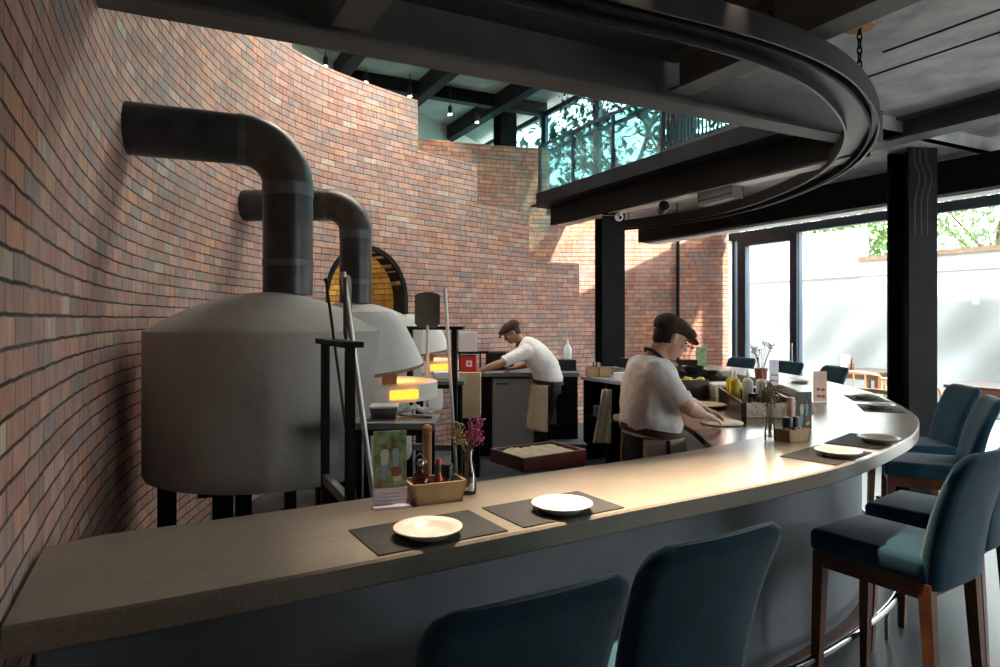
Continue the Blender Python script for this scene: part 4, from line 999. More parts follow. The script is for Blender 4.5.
t = thing('tongs', (-.40, 3.12, 1.136), 'steel tongs lying by the white cloth on the slate shelf', 'tongs', rz=R(-30), local=True)
for s in (-1, 1): MB().tube([(-.09, 0, .008), (0, s*.016, .009), (.09, s*.012, .008)], .005, 6).build('arm', STAIN, t, 60)
mb = MB(); nb = 14; g = []
for i in range(nb+1):
    g.append([mb.bm.verts.new(((i/nb-.5)*.16, (j/nb-.5)*.12, .012+.035*abs(noise.noise(Vector((i*.45, j*.45, 2))))+.02*(1-abs(i/nb-.5)*2))) for j in range(nb+1)])
for i in range(nb):
    for j in range(nb): mb.bm.faces.new((g[i][j], g[i+1][j], g[i+1][j+1], g[i][j+1]))
o = mb.build('crumpled_cloth', PAPER, None, 180); md = o.modifiers.new('s', 'SOLIDIFY'); md.thickness = .004; o.location = (-.40, 3.18, 1.136); tag(o, 'crumpled white cloth on the slate shelf by the nearer oven', 'cloth')
small_box('paper_stack', (-.42, 5.14, 1.1355), (.2, .14, .06), R(10), PAPER, 'pale folded cloths on the slate shelf by the farther oven', 'cloth', .015)

# ---------------------------------------------------------------- ring rail hung over the bar
rp = [Vector((q[0]*1.21, q[1]*1.21, 0)) for q in ((-2.0, .95), (-1.3, 1.27), (-.6, 1.6), (.0, 1.9), (.38, 2.09), (.95, 2.37), (1.43, 2.73), (1.86, 3.27), (2.1, 3.72), (2.31, 4.345), (2.40, 5.09), (2.33, 6.0), (2.06, 6.72), (1.55, 7.35), (1.22, 7.6))]
ro = smooth_line(curve(rp, .08), 10); rn = normals(ro); zb = H+1.2
ri = thing('ceiling_ring_rail', (ro[60].x, ro[60].y, zb), 'dark curved steel ring rail hanging from the ceiling over the bar', 'rail')
W_, Hh, tk = .2, .11, .012
sec = [(0, 0), (tk, 0), (tk, .05), (W_-tk, .05), (W_-tk, 0), (W_, 0), (W_, Hh), (W_-tk, Hh), (W_-tk, .05+tk), (tk, .05+tk), (tk, Hh), (0, Hh)]
mb = MB(); mb.loft([[p+n_*a+Vector((0, 0, zb+z)) for a, z in sec] for p, n_ in zip(ro, rn)]); mb.build('channel', RAILM, ri, 35)
mb = MB(); mb.loft([[p+n_*a+Vector((0, 0, zb+z)) for a, z in ((.045, -.004), (.06, -.004), (.06, .05), (.045, .05))] for p, n_ in zip(ro, rn)]); mb.build('inner_track', STEEL, ri, 35)
def near_ring(x, lo=0, hi=None):
    return min(range(lo, hi or len(ro)), key=lambda i: abs(500+F*ro[i].x/ro[i].y-x))
half = max(range(len(ro)), key=lambda i: ro[i].x)
for i, (x, far, lb_) in enumerate(((778, 0, 'chain left of the two holding the front of the ring rail'), (866, 0, 'chain hanging from a rust-stained plate to the ring rail'))):
    k = near_ring(x, 0, 70)
    P = ro[k]+rn[k]*.03+Vector((0, 0, zb+Hh)); t = thing('hanging_chain', P, lb_, 'chain', 'chains and rods of the ring rail')
    zt = 3.17; n_ = max(3, int((zt-P.z)/.034)); mb = MB()
    for j in range(n_):
        z = P.z+(j+.5)*(zt-P.z)/n_; L = (zt-P.z)/n_*.72
        e1 = Vector((1, 0, 0)) if j % 2 else Vector((0, 1, 0))
        mb.tube([P*1+Vector((0, 0, z-P.z))+e1*.011*math.cos(a)+Vector((0, 0, L*math.sin(a))) for a in [2*math.pi*q/12 for q in range(12)]], .0045, 6, closed=True)
    mb.build('links', STEEL, t, 60)
    MB().lathe([(0, 0), (.075, 0), (.075, .012), (0, .012)], (P.x, P.y, 3.157), 20).build('ceiling_plate', RUST if i else STEEL, t, 40)
for i, (x, lb_) in enumerate(((633, 'thin rod of the ring rail nearest the back column'), (683, 'second thin rod from the back column'), (748, 'third thin rod from the back column, by the grey unit'), (811, 'thin rod of the far ring nearest the bend'))):
    k = near_ring(x, half); P = ro[k]+rn[k]*.1+Vector((0, 0, zb+Hh)); t = thing('hanging_rod', P, lb_, 'rod', 'chains and rods of the ring rail')
    MB().tube([P-Vector((0, 0, .04)), Vector((P.x, P.y, 3.06))], .007, 8).build('rod', RAILM, t, 60); MB().box(P+Vector((0, 0, -.0)), (.05, .05, .02)).build('bracket', RAILM, t)
# track lamps by the ring (they make the warm pools on the bar)
lamps = []
for i, (x, lo, hi) in enumerate(((540, 0, half), (640, 0, half), (735, 0, half))):
    k = near_ring(x, lo, hi); P = ro[k]+rn[k]*.02+Vector((0, 0, 3.17-.046)) if i < 4 else ro[k]+rn[k]*.1+Vector((0, 0, zb+.01)); lamps.append(P)
# security camera and grey unit by the back column
P = Vector(dp(619, 217, 7.75)); t = thing('security_camera', P, 'small white dome security camera on the back column', 'camera')
MB().ball(P, .05, 16).build('housing', WHITE, t, 60); MB().ball(P+Vector((.01, -.035, -.012)), .024, 12).build('lens', BLACKP, t, 60)
MB().bar(P+Vector((-.16, .15, .06)), P+Vector((0, .0, .04)), .03, .03).build('bracket', STEEL, t)
c0, c1 = dp(704, 199, 6.6), dp(737, 190, 6.2)
t = thing('air_unit', (c0+c1)/2, 'grey box unit under the balcony soffit behind the ring rail', 'unit'); mb = MB(); mb.bar(c0, c1, .14, .13, bev=.01); mb.build('housing', UNITG, t)
MB().bar(c0+Vector((-.06, -.035, -.03)), c1+Vector((-.06, -.035, -.03)), .01, .02).build('vent_slot', BLACKP, t)
P = dp(663, 208, 7.0); t = thing('ceiling_speaker', P, 'small black spotlight head beside the grey box unit', 'spotlight', local=True)
MB().lathe([(0, -.06), (.05, -.06), (.055, .06), (0, .06)], (0, 0, 0), 18, Matrix.Rotation(R(70), 3, 'X')).build('head', BLACKP, t, 40); MB().tube([(0, 0, .04), (0, 0, .25)], .01, 8).build('stem', BLACKP, t)
# pendant track strips near the facade beam
for i, (x, y, Yd, lb_) in enumerate(((830, 207, 7.6, 'small black fitting under the window beam, right one'), (806, 210, 7.9, 'small black fitting under the window beam, left one'))):
    P = dp(x, y+3, Yd); t = thing('window_spot', P, lb_, 'spotlight', 'small fittings under the window beam', local=True); MB().box((0, 0, .0), (.16, .08, .06), R(20), .015).build('head', BLACKP, t); MB().tube([(0, 0, .02), (0, 0, .28)], .008, 8).build('stem', BLACKP, t)
# drain pipe on the back wall
o = MB().tube([(2.88, 10.80, 0), (2.88, 10.80, 2.9)], .028, 10).build('drain_pipe', STEEL, None, 60); tag(o, 'thin dark vertical pipe on the brick wall behind the nearer cook', 'pipe')

# ---------------------------------------------------------------- back kitchen
# prep counter with fridge behind the far cook
t = thing('prep_counter', (.2, 7.85, 0), 'grey prep counter behind the far cook', 'counter')
MB().span((-.25, 7.5, .95), (.9, 8.2, .995), bev=.004).build('countertop', SLATE, t); MB().span((-.25, 7.55, .05), (-.09, 8.15, .949)).build('end_panel', STEEL, t); MB().span((.42, 7.55, .05), (.88, 8.15, .949)).build('cabinet_body', STEEL, t)
t = thing('under_counter_fridge', (.16, 7.85, 0), 'pale grey fridge under the counter beside the far cook', 'fridge')
MB().span((-.085, 7.56, .05), (.415, 8.1, .93), bev=.01).build('body', GREYM, t); MB().span((-.08, 7.535, .1), (.41, 7.559, .92), bev=.006).build('door', GREYM, t); MB().span((-.04, 7.525, .86), (.10, 7.5345, .875)).build('handle', BLACKP, t)
small_box('dark_appliance', (.0, 7.95, .9955), (.34, .3, .22), 0, BLACKP, 'black countertop appliance behind the far cook', 'appliance', .02)
# plywood cabinet with carton and red tin
t = thing('plywood_cabinet', (-.3, 6.9, 0), 'pale plywood cabinet between the tool rack and the far cook', 'cabinet')
MB().span((-.42, 6.72, .60), (-.2, 7.1, 1.06), bev=.004).build('body', PLY, t); MB().span((-.41, 6.74, 0), (-.21, 7.08, .599)).build('base', STEEL, t)
MB().span((-.43, 6.95, 1.0605), (-.415, 7.1, 1.24)).build('post', STEEL, t); MB().span((-.215, 6.95, 1.0605), (-.2, 7.1, 1.24)).build('post', STEEL, t); MB().span((-.45, 6.9, 1.24), (-.12, 7.1, 1.262)).build('upper_shelf', STEEL, t)
small_box('white_carton', (-.335, 7.0, 1.2625), (.19, .15, .2), R(4), PAPER, 'white paper carton on the shelf above the plywood cabinet', 'carton')
t = thing('red_tin', (-.325, 6.86, 1.0605), 'red tin with a white mark held on the plywood cabinet', 'tin', local=True)
MB().box((0, 0, .08), (.17, .12, .16), bev=.012).build('body', REDP, t); mb = MB(); mb.box((0.01, -.0605, .085), (.06, .002, .06)); mb.build('printed_mark', PAPER, t); MB().box((.01, -.062, .085), (.025, .002, .028)).build('printed_emblem', INKR, t)
MB().box((0, 0, .166), (.176, .126, .012), bev=.004).build('lid', BLACKP, t)
# counter run parallel to the balcony, right of the far cook
kz = math.atan2(-.8886, .4586)
kc = Vector((1.22, 7.25, 0)); K = Matrix.Rotation(kz, 4, 'Z')
t = thing('kitchen_counter', kc, 'dark kitchen counter with an open shelf beneath, behind the nearer cook', 'counter', rz=kz, local=True)
# local x runs towards the camera along the counter, local y towards the windows
MB().box((0, .2, .93), (.9, .62, .04), bev=.004).build('countertop', GREYM, t)
MB().box((0, .46, .47), (.86, .05, .86)).build('back_panel', STEEL, t)
for x in (-.42, .0, .42): MB().box((x, .2, .455), (.03, .56, .909)).build('divider', STEEL, t)
MB().box((0, .2, .5), (.84, .54, .02)).build('shelf_board', STEEL, t)
MB().box((0, .38, 1.0), (.9, .22, .09), bev=.004).build('back_ledge', SLATE, t)
def kl(x, y, z): return kc+(K @ Vector((x, y, 0)))+Vector((0, 0, z))
small_box('folded_cloths', kl(.2, .05, .5105), (.26, .2, .07), kz, CLOTH, 'folded beige cloths on the open shelf of the kitchen counter', 'cloth', .02)
small_box('storage_bin', kl(-.2, .1, .5105), (.2, .3, .12), kz, GREYB, 'dark storage bin on the open shelf of the kitchen counter', 'bin', .015)
P = Vector((.70, 6.95, 0))
t = thing('plastic_crate', P, 'blue-grey plastic crate on the floor right of the far cook', 'crate', rz=R(5), local=True)
mb = MB(); mb.loft([[Vector((x*.15, y*.12, 0)) for x, y in ((-1, -1), (1, -1), (1, 1), (-1, 1))], [Vector((x*.17, y*.14, .3)) for x, y in ((-1, -1), (1, -1), (1, 1), (-1, 1))]]); mb.build('bin_body', GREYB, t); MB().box((0, 0, .311), (.36, .3, .022), bev=.006).build('lid', GREYB, t)
# towel hung from the counter front
P0 = dp(607, 389, 6.95); mb = MB(); g = []
for i in range(13):
    f = i/12; w_ = .05+.045*f
    g.append([mb.bm.verts.new((P0.x-.06*f+(j/8-.5)*2*w_, P0.y-.015-.012*math.sin(j*1.7+f*2), P0.z-.56*f)) for j in range(9)])
for i in range(12):
    for j in range(8): mb.bm.faces.new((g[i][j], g[i][j+1], g[i+1][j+1], g[i+1][j]))
o = mb.build('hanging_towel', CLOTH, None, 180); md = o.modifiers.new('s', 'SOLIDIFY'); md.thickness = .012; tag(o, 'beige towel hanging down the front of the kitchen counter', 'towel')
t = thing('wooden_box', Vector((1.10, 7.5, .9505)), 'yellowish wooden box on the kitchen counter behind the cooks', 'box', rz=R(0), local=True)
for s in (-1, 1):
    MB().box((0, s*.085, .055), (.26, .012, .11)).build('side_panel', WOODL, t); MB().box((s*.124, 0, .055), (.012, .158, .11)).build('end_panel', WOODL, t)
MB().box((0, 0, .006), (.236, .158, .01)).build('base', WOODL, t); MB().box((.0, -.0915, .055), (.012, .003, .11)).build('divider_strip', WOODR, t)
P = Vector((1.09, 7.5, .962)); o = MB().lathe([(0, 0), (.045, 0), (.05, .15), (.046, .15), (.04, .008), (0, .006)], (0, 0, 0), 20).build('steel_beaker', STAIN, None, 50); o.location = P; tag(o, 'steel beaker standing in the yellowish wooden box', 'beaker')
P = Vector((.80, 7.88, 1.1265)); bottle('spray_bottle', P, [(0, 0), (.045, 0), (.048, .01), (.048, .12), (.03, .16), (.015, .18), (0, .18)], WHITE, 'white squeeze bottle on the black case right of the far cook', 'bottle', WHITE, [(.014, .18), (.016, .2), (.006, .235), (0, .236)])
small_box('black_case', (.68, 7.9, .9955), (.42, .28, .13), 0, BLACKP, 'flat black case on the counter right of the far cook', 'case', .01)
small_box('black_bin', kl(-.2, .38, 1.0455), (.22, .16, .11), kz, BLACKP, 'black container on the ledge beside the wooden box', 'container', .01)
small_box('white_box', kl(.22, .10, .9505), (.34, .24, .075), kz, WHITE, 'flat white box on the kitchen counter just behind the nearer cook', 'box', .006)
small_box('white_box', kl(.2, .39, 1.0455), (.4, .18, .07), kz, PAPER, 'white carton on the ledge just behind the nearer cook', 'box', .006)

# ---------------------------------------------------------------- tables and bentwood chairs by the windows
def table(P, rz, w, d, h, label, top):
    t = thing('dining_table', P, label, 'table', 'tables on the window side', rz, local=True)
    MB().box((0, 0, h-.02), (w, d, .04), bev=.004).build('tabletop', top, t)
    mb = MB()
    for s in (-1, 1): mb.box((0, s*(d/2-.06), h-.09), (w-.12, .02, .1)); mb.box((s*(w/2-.06), 0, h-.09), (.02, d-.12, .1))
    mb.build('apron_frame', WOODR, t)
    for x in (-1, 1):
        for y in (-1, 1): MB().box((x*(w/2-.06), y*(d/2-.06), (h-.14)/2), (.06, .06, h-.14)).build('leg', WOODR, t)
    return t
def armchair(P, rz, label):
    t = thing('bentwood_armchair', P, label, 'chair', 'tan bentwood armchairs by the windows', rz, local=True)
    MB().box((0, .02, .43), (.5, .5, .06), bev=.02, seg=3).build('seat', VELVET, t)
    MB().box((0, .02, .385), (.48, .48, .03)).build('seat_frame', WOODT, t)
    for s in (-1, 1):
        MB().tube(curve([(s*.27, .27, 0), (s*.275, .26, .35), (s*.28, .22, .6), (s*.285, .05, .70), (s*.27, -.2, .74), (s*.2, -.33, .76)], .05), .02, 8).build('arm', WOODT, t, 60)
        MB().tube([(s*.23, -.2, .4), (s*.24, -.29, 0)], .02, 8).build('leg', WOODT, t, 60)
    MB().tube(curve([(-.2, -.33, .76), (-.1, -.37, .765), (0, -.38, .77), (.1, -.37, .765), (.2, -.33, .76)], .05), .028, 8).build('back_rail', WOODT, t, 60)
    mb = MB()
    for x in (-.15, 0, .15): mb.tube([(x, -.22, .4), (x*1.1, -.36, .76)], .012, 8)
    mb.build('spindles', WOODT, t, 60)
    return t
table((6.5, 8.75, 0), R(27), .9, .8, .73, 'dark wooden table at the right edge seen past the front column', DARKW)
table(at(868, 372, .73)+Vector((.3, .4, -.73)), R(27), .9, .8, .73, 'table with a small card beyond the far stools, left of the front column', DARKW)
p0 = armchair((5.72, 9.3, 0), R(-60), 'tan bentwood armchair just right of the front column')
for x, y, rz, lb_ in ((4.62, 7.95, R(-50), 'tan bentwood armchair just left of the front column, nearest the bar'), (5.75, 10.7, R(-40), 'tan bentwood armchair facing the table left of the front column'), (6.95, 7.95, R(20), 'tan bentwood armchair at the right-hand table')):
    o = copy_tree(p0); o.location = (x, y, 0); o.rotation_euler = (0, 0, rz); o['label'] = lb_
menu_card(0, 0, .17, .26, R(12), PINK, 'small pink menu card on the table beyond the far stools', marks='dish', P=at(845, 372, .73)+Vector((.12, .22, .001)), group=None)
bottle('soy_bottle', at(851, 372, .73)+Vector((.12, .2, .001)), [(0, 0), (.03, 0), (.03, .12), (.012, .16), (.012, .2), (0, .2)], SYRUP, 'dark bottle beside the small pink card on the far table', 'bottle', REDP, [(.012, .2), (.014, .2), (.014, .23), (0, .23)])
# ---------------------------------------------------------------- people
def limb(mb, pts, rad, n=14):
    P = [Vector(p) for p in pts]
    d0 = (P[0]-P[1]).normalized(); d1 = (P[-1]-P[-2]).normalized()
    a = [(P[0]+d0*rad[0]*math.sin(x), rad[0]*math.cos(x)) for x in (R(80), R(55), R(28))]
    b = [(P[-1]+d1*rad[-1]*math.sin(x), rad[-1]*math.cos(x)) for x in (R(28), R(55), R(80))]
    pr = a+list(zip(P, rad))+b
    mb.tube([q for q, _ in pr], [r for _, r in pr], n)
def slab(mb, secs, n=24):                    # elliptical cross sections: centre, side axis, front axis, half width, half depth
    rings = []
    for c, s, f, w, d in secs:
        rings.append([c+s*w*math.copysign(abs(math.cos(a))**.8, math.cos(a))+f*d*math.copysign(abs(math.sin(a))**.9, math.sin(a)) for a in [2*math.pi*k/n for k in range(n)]])
    mb.loft(rings)
def remesh(mb, name, m, parent, vox=.007, it=4, wob=0., ws=12.):
    bmesh.ops.recalc_face_normals(mb.bm, faces=mb.bm.faces)
    me = bpy.data.meshes.new('tmp'); mb.bm.to_mesh(me); mb.bm.free()
    o = bpy.data.objects.new('tmp', me); col.objects.link(o)
    r = o.modifiers.new('r', 'REMESH'); r.mode = 'VOXEL'; r.voxel_size = vox
    s = o.modifiers.new('s', 'SMOOTH'); s.factor = .5; s.iterations = it
    dg = bpy.context.evaluated_depsgraph_get(); out = bpy.data.meshes.new_from_object(o.evaluated_get(dg), depsgraph=dg)
    bpy.data.objects.remove(o); bpy.data.meshes.remove(me)
    if wob:
        nn = [v.normal.copy() for v in out.vertices]
        for v, q in zip(out.vertices, nn):
            k = noise.noise(Vector((v.co.x*ws, v.co.y*ws, v.co.z*ws*.55)))+.5*noise.noise(v.co*ws*2.3)
            v.co += q*wob*k
    inv = ROOT[parent.name]; out.transform(inv)
    for p in out.polygons: p.use_smooth = True
    out.materials.clear(); out.materials.append(m); out.name = name
    ob = bpy.data.objects.new(name, out); col.objects.link(ob); ob.parent = parent; ROOT[ob.name] = inv
    return ob
def hand(mb, w, d, nrm, side, curl=.35, spread=.16, s=1.):
    """wrist w, pointing direction d, back-of-hand normal nrm, thumb on the side given by +1/-1 of d x nrm"""
    d = d.normalized(); nrm = (nrm-d*nrm.dot(d)).normalized(); x = d.cross(nrm)*side
    pc = w+d*.048*s
    rings = []
    for k, (t, hw, th) in enumerate(((-.005, .022, .017), (.02, .031, .0155), (.05, .039, .014), (.08, .040, .012), (.092, .034, .009))):
        c = w+d*t*s; rings.append([c+x*hw*s*math.cos(a)+nrm*th*s*math.sin(a) for a in [2*math.pi*j/14 for j in range(14)]])
    mb.loft(rings)
    for k, (o, L, r_) in enumerate(((.030, .070, .0082), (.010, .078, .0085), (-.011, .072, .0082), (-.030, .057, .0074))):
        base = w+d*.080*s+x*o*s; fd = (d+x*(o*spread*30*.16)).normalized(); pts = [base-fd*.015*s, base]; cur = base; ang = 0
        for j, fr in enumerate((.45, .31, .24)):
            ang += curl*(1.0 if j else .7)*(1+.12*k); dd = fd*math.cos(ang)-nrm*math.sin(ang); cur = cur+dd*L*fr*s; pts.append(cur)
        limb(mb, pts, [r_*s, r_*1.05*s, r_*.98*s, r_*.9*s, r_*.78*s], 9)
    tb = w+d*.022*s+x*.026*s; t1 = tb+(x*.75+d*.62-nrm*.25).normalized()*.036*s; t2 = t1+(x*.35+d*.9-nrm*.3).normalized()*.030*s; t3 = t2+(x*.12+d*.95-nrm*.3).normalized()*.022*s
    limb(mb, [tb-x*.012*s, tb, t1, t2, t3], [.012*s, .0125*s, .0105*s, .0092*s, .0075*s], 9)
def person(P):
    f = Vector((math.cos(P['th']), math.sin(P['th']), 0)); s = Vector((f.y, -f.x, 0)); up = Vector((0, 0, 1))   # s: the person's right
    t = thing('person', (P['pelvis'].x, P['pelvis'].y, 0), P['label'], 'person')
    hc = P['head']; hf0 = Vector((math.cos(P['hth']), math.sin(P['hth']), 0)); S = Vector((hf0.y, -hf0.x, 0))
    F_ = hf0*math.cos(P['pitch'])-up*math.sin(P['pitch']); T = S.cross(F_); T = T if T.z > 0 else -T
    HM = Matrix((S, F_, T)).transposed()
    def hp(x, y, z): return hc+HM @ Vector((x, y, z))
    torso = P['torso']                       # [(centre, half width, half depth)] from hips to neck base
    ax = []
    for i, (c, w, d) in enumerate(torso):
        td = (torso[min(i+1, len(torso)-1)][0]-torso[max(i-1, 0)][0]).normalized(); ff = s.cross(td); ff = ff if ff.dot(f) > 0 else -ff
        ax.append((c, s, ff, w, d))
    # --- body, one continuous surface
    mb = MB(); slab(mb, ax)
    limb(mb, [torso[-1][0]-(torso[-1][0]-torso[-2][0]).normalized()*.03, torso[-1][0].lerp(hc, .45), hp(0, -.02, -.03)], [.062, .055, .056])
    mb.ball(hp(0, -.012, .03), (.076, .096, .088), 20, HM); mb.ball(hp(0, .022, -.03), (.061, .070, .080), 18, HM); mb.ball(hp(0, .052, -.088), (.030, .028, .022), 12, HM)
    mb.ball(hp(0, .02, -.062), (.052, .055, .045), 14, HM)
    limb(mb, [hp(0, .082, .012), hp(0, .096, -.014), hp(0, .103, -.030)], [.009, .0105, .0125], 10)
    mb.ball(hp(.011, .094, -.034), (.009, .010, .008), 8, HM); mb.ball(hp(-.011, .094, -.034), (.009, .010, .008), 8, HM)
    mb.ball(hp(0, .080, .024), (.048, .014, .010), 12, HM); mb.ball(hp(0, .084, -.060), (.021, .010, .006), 10, HM); mb.ball(hp(0, .082, -.070), (.019, .010, .006), 10, HM)
    for q in (1, -1):
        mb.ball(hp(q*.077, -.008, -.012), (.009, .021, .031), 12, HM); mb.ball(hp(q*.042, .062, -.022), (.020, .020, .018), 10, HM)
    for q, A in ((1, P['armR']), (-1, P['armL'])):
        sh, el, wr = A['p']
        limb(mb, [sh, sh.lerp(el, .4), el, el.lerp(wr, .35), wr], [.060, .050, .041, .042, .028]); hand(mb, wr, A['d'], A['n'], A['side'], A.get('curl', .35))
    for q in (1, -1):
        hip = torso[0][0]+s*q*.095; kn, an = P['legs'][q]
        limb(mb, [hip, hip.lerp(kn, .5), kn, kn.lerp(an, .4), an], [.095, .078, .058, .056, .038])
        limb(mb, [an-f*.03-up*.035, an+f*.07-up*.045, an+f*.15-up*.055], [.038, .034, .026])
    body = remesh(mb, 'body', P['skin'], t, .0055, 3)
    # --- face details
    mb = MB()
    for q in (1, -1): mb.ball(hp(q*.030, .083, .002), (.011, .006, .0045), 10, HM)
    mb.build('eyes', HAIR, body, 60)
    mb = MB()
    for q in (1, -1): mb.tube([hp(q*.014, .0925, .019), hp(q*.03, .092, .024), hp(q*.046, .080, .019)], .003, 6)
    mb.build('eyebrows', HAIR, body, 60)
    mb = MB(); mb.ball(hp(0, .092, -.065), (.020, .0035, .0055), 10, HM); mb.build('lips', LIPS, body, 60)
    # --- hair and cap
    mb = MB(); mb.ball(hp(0, -.032, .016), (.0795, .074, .080), 20, HM); mb.ball(hp(0, -.058, -.022), (.055, .040, .044), 16, HM)
    remesh(mb, 'hair', HAIR, t, .006, 2, .0015, 60)
    mb = MB(); mb.ball(hp(0, -.012, .062), (.095, .112, .060), 24, HM); mb.ball(hp(0, -.040, .056), (.097, .082, .068), 20, HM); mb.ball(hp(0, .055, .060), (.080, .078, .038), 18, HM)
    mb.ball(hp(0, -.01, .04), (.087, .106, .026), 20, HM)
    cap = remesh(mb, 'flat_cap', CAP, t, .006, 6, .002, 25)
    mb = MB(); mb.ball(hp(0, .108, .040), (.070, .056, .011), 18, HM @ Matrix.Rotation(R(-20), 3, 'X')); remesh(mb, 'cap_peak', CAP, cap, .005, 3)
    # --- shirt with short sleeves
    mb = MB(); g = P.get('loose', .018)
    sx = [(c, s_, ff, w+g*.8, d+g*(1.25 if i < 3 else .9)) for i, (c, s_, ff, w, d) in enumerate(ax)]
    bc0, bw0, bd0 = P['belt']; sx = [(bc0-up*.015, s, f, bw0-.022, bd0-.022), (bc0+up*.045, s, f, bw0-.004, bd0-.004)]+[q for q in sx if q[0].z > bc0.z+.07]
    mb2 = sx[:-1]+[(ax[-1][0], s, ax[-1][2], ax[-1][3]+.012, ax[-1][4]+.010)]
    slab(mb, mb2[0:])
    for A in (P['armR'], P['armL']):
        sh, el, wr = A['p']; e = sh.lerp(el, A.get('sleeve', .86)); limb(mb, [sh, sh.lerp(e, .5), e], [.078, .072, .066])
    remesh(mb, 'shirt', P['shirt'], t, .008, 4, .008, 11)
    # cut-off of sleeve ends: hem bands
    for A in (P['armR'], P['armL']):
        sh, el, wr = A['p']; e = sh.lerp(el, A.get('sleeve', .86)); dd = (el-sh).normalized(); MB().tube([e+dd*.030, e+dd*.062], [.064, .058], 20).build('sleeve_hem', P['shirt'], t, 40)
    # --- neck band, belt, apron, trousers, shoes
    nb = torso[-1][0]+(hc-torso[-1][0]).normalized()*.012; nd = (hc-torso[-1][0]).normalized(); xa = s; ya = nd.cross(xa)
    mb = MB(); mb.tube([nb+xa*.061*math.cos(a)+ya*.063*math.sin(a) for a in [2*math.pi*k/24 for k in range(24)]], .011, 8, closed=True); mb.build('neck_band', STRAP, t, 60)
    bc, bw, bd = P['belt']; tl = P.get('belt_tilt', 0)
    mb = MB(); rings = [[bc+s*(bw*math.cos(a))+f*(bd*math.sin(a))+up*(z+tl*math.sin(a)) for z in (-.020, .020)] for a in [2*math.pi*k/40 for k in range(40)]]
    rr_ = [[r[0], r[1], r[1]+(r[1]-bc).normalized()*-.006, r[0]+(r[0]-bc).normalized()*-.006] for r in rings]
    mb.loft(rr_, closed=True); mb.build('belt', STRAP, t, 40)
    if P.get('knot'):
        k0 = bc+P['knot']; mb = MB(); mb.ball(k0, (.03, .03, .022), 10)
        for dx in (-.02, .02): mb.bar(k0, k0+Vector((dx, -.01, -.26)), .022, .006)
        mb.build('apron_tie', STRAP, t, 60)
    a0, a1, zt, zb_, ex = P['apron']
    mb = MB(); G = []
    for i in range(15):
        q = i/14; row = []
        for j in range(33):
            a = a0+(a1-a0)*j/32; w = bw+.014+ex*q+.012*math.sin(j*1.1)*q; d = bd+.014+ex*q+.012*math.sin(j*1.1)*q
            row.append(mb.bm.verts.new(bc+s*(w*math.cos(a))+f*(d*math.sin(a))+up*(zt+(zb_-zt)*q)))
        G.append(row)
    for i in range(14):
        for j in range(32): mb.bm.faces.new((G[i][j], G[i][j+1], G[i+1][j+1], G[i+1][j]))
    o = mb.build('apron', APRON, t, 180); md = o.modifiers.new('s', 'SOLIDIFY'); md.thickness = .006
    if P.get('edge'):
        mb = MB(); j = P['edge']; pts = []
        for i in range(15): 
            q = i/14; a = a0+(a1-a0)*j/32; pts.append(bc+s*((bw+.02+ex*q)*math.cos(a))+f*((bd+.02+ex*q)*math.sin(a))+up*(zt+(zb_-zt)*q))
        mb.tube(pts, .011, 6); mb.build('apron_edge_strap', STRAP, t, 60)
    mb = MB(); c0, w0, d0 = torso[0]
    slab(mb, [(c0-up*.10, s, f, w0+.012, d0+.015), (c0, s, f, w0+.018, d0+.016), (c0+up*.06, s, f, w0+.006, d0+.012)])
    for q in (1, -1):
        hip = torso[0][0]+s*q*.092-up*.03; kn, an = P['legs'][q]; limb(mb, [hip, hip.lerp(kn, .5), kn, kn.lerp(an, .5), an+up*.03], [.108, .095, .078, .072, .064])
    remesh(mb, 'trousers', TROU, t, .009, 4, .006, 9)
    for q in (1, -1):
        an = P['legs'][q][1]; mb = MB(); limb(mb, [an-f*.035-up*.030, an+f*.07-up*.038, an+f*.155-up*.045], [.046, .046, .036]); mb.span((an.x-.001, an.y-.001, .002), (an.x+.001, an.y+.001, .03)); remesh(mb, 'shoe', BLACKP, t, .008, 3)
    return t
LIPS = mat('lip_skin', (.42, .19, .15), .5, 0, .08, 12)
V3 = lambda *a: Vector(a)
# nearer cook, kneading dough on the worktop
Y0 = 3.70
th1 = R(12); f1 = V3(math.cos(th1), math.sin(th1), 0); s1 = V3(f1.y, -f1.x, 0)
pel = V3(.835, Y0, .90)
tor = [(pel, .155, .112), (V3(.83, Y0, 1.0), .145, .110), (V3(.828, Y0, 1.10), .155, .118), (V3(.83, Y0, 1.2), .172, .118), (V3(.838, Y0, 1.29), .180, .105), (V3(.843, Y0, 1.345), .145, .085), (V3(.85, Y0, 1.39), .075, .068)]
shR = V3(.845, Y0, 1.315)+s1*.175; shL = V3(.845, Y0, 1.315)-s1*.175
shR = V3(.835, 3.545, 1.315); elR = V3(.985, 3.495, 1.135); wrR = V3(1.135, 3.745, 1.068); elL = V3(1.06, 3.99, 1.13); wrL = V3(1.23, 4.06, 1.06)
person(dict(label='cook in white shirt and dark cap at the worktop, kneading a round of dough', th=th1, hth=R(8), pitch=R(24), head=V3(.945, Y0-.01, 1.497), pelvis=pel, torso=tor, skin=SKIN, shirt=SHIRT, loose=.026,
    armR=dict(p=(shR, elR, wrR), d=V3(.9, .42, -.30), n=V3(.2, -.35, 1), side=-1, curl=.18, sleeve=.60), armL=dict(p=(shL, elL, wrL), d=V3(.75, -.3, -.3), n=V3(.25, .2, 1), side=1, curl=.25, sleeve=.6),
    legs={1: (V3(.86, Y0-.11, .48), V3(.83, Y0-.12, .075)), -1: (V3(.87, Y0+.11, .48), V3(.85, Y0+.12, .075))},
    belt=(V3(.835, Y0, .985), .198, .166), belt_tilt=-.028, apron=(R(-40), R(214), -.02, -.55, .03), edge=5))
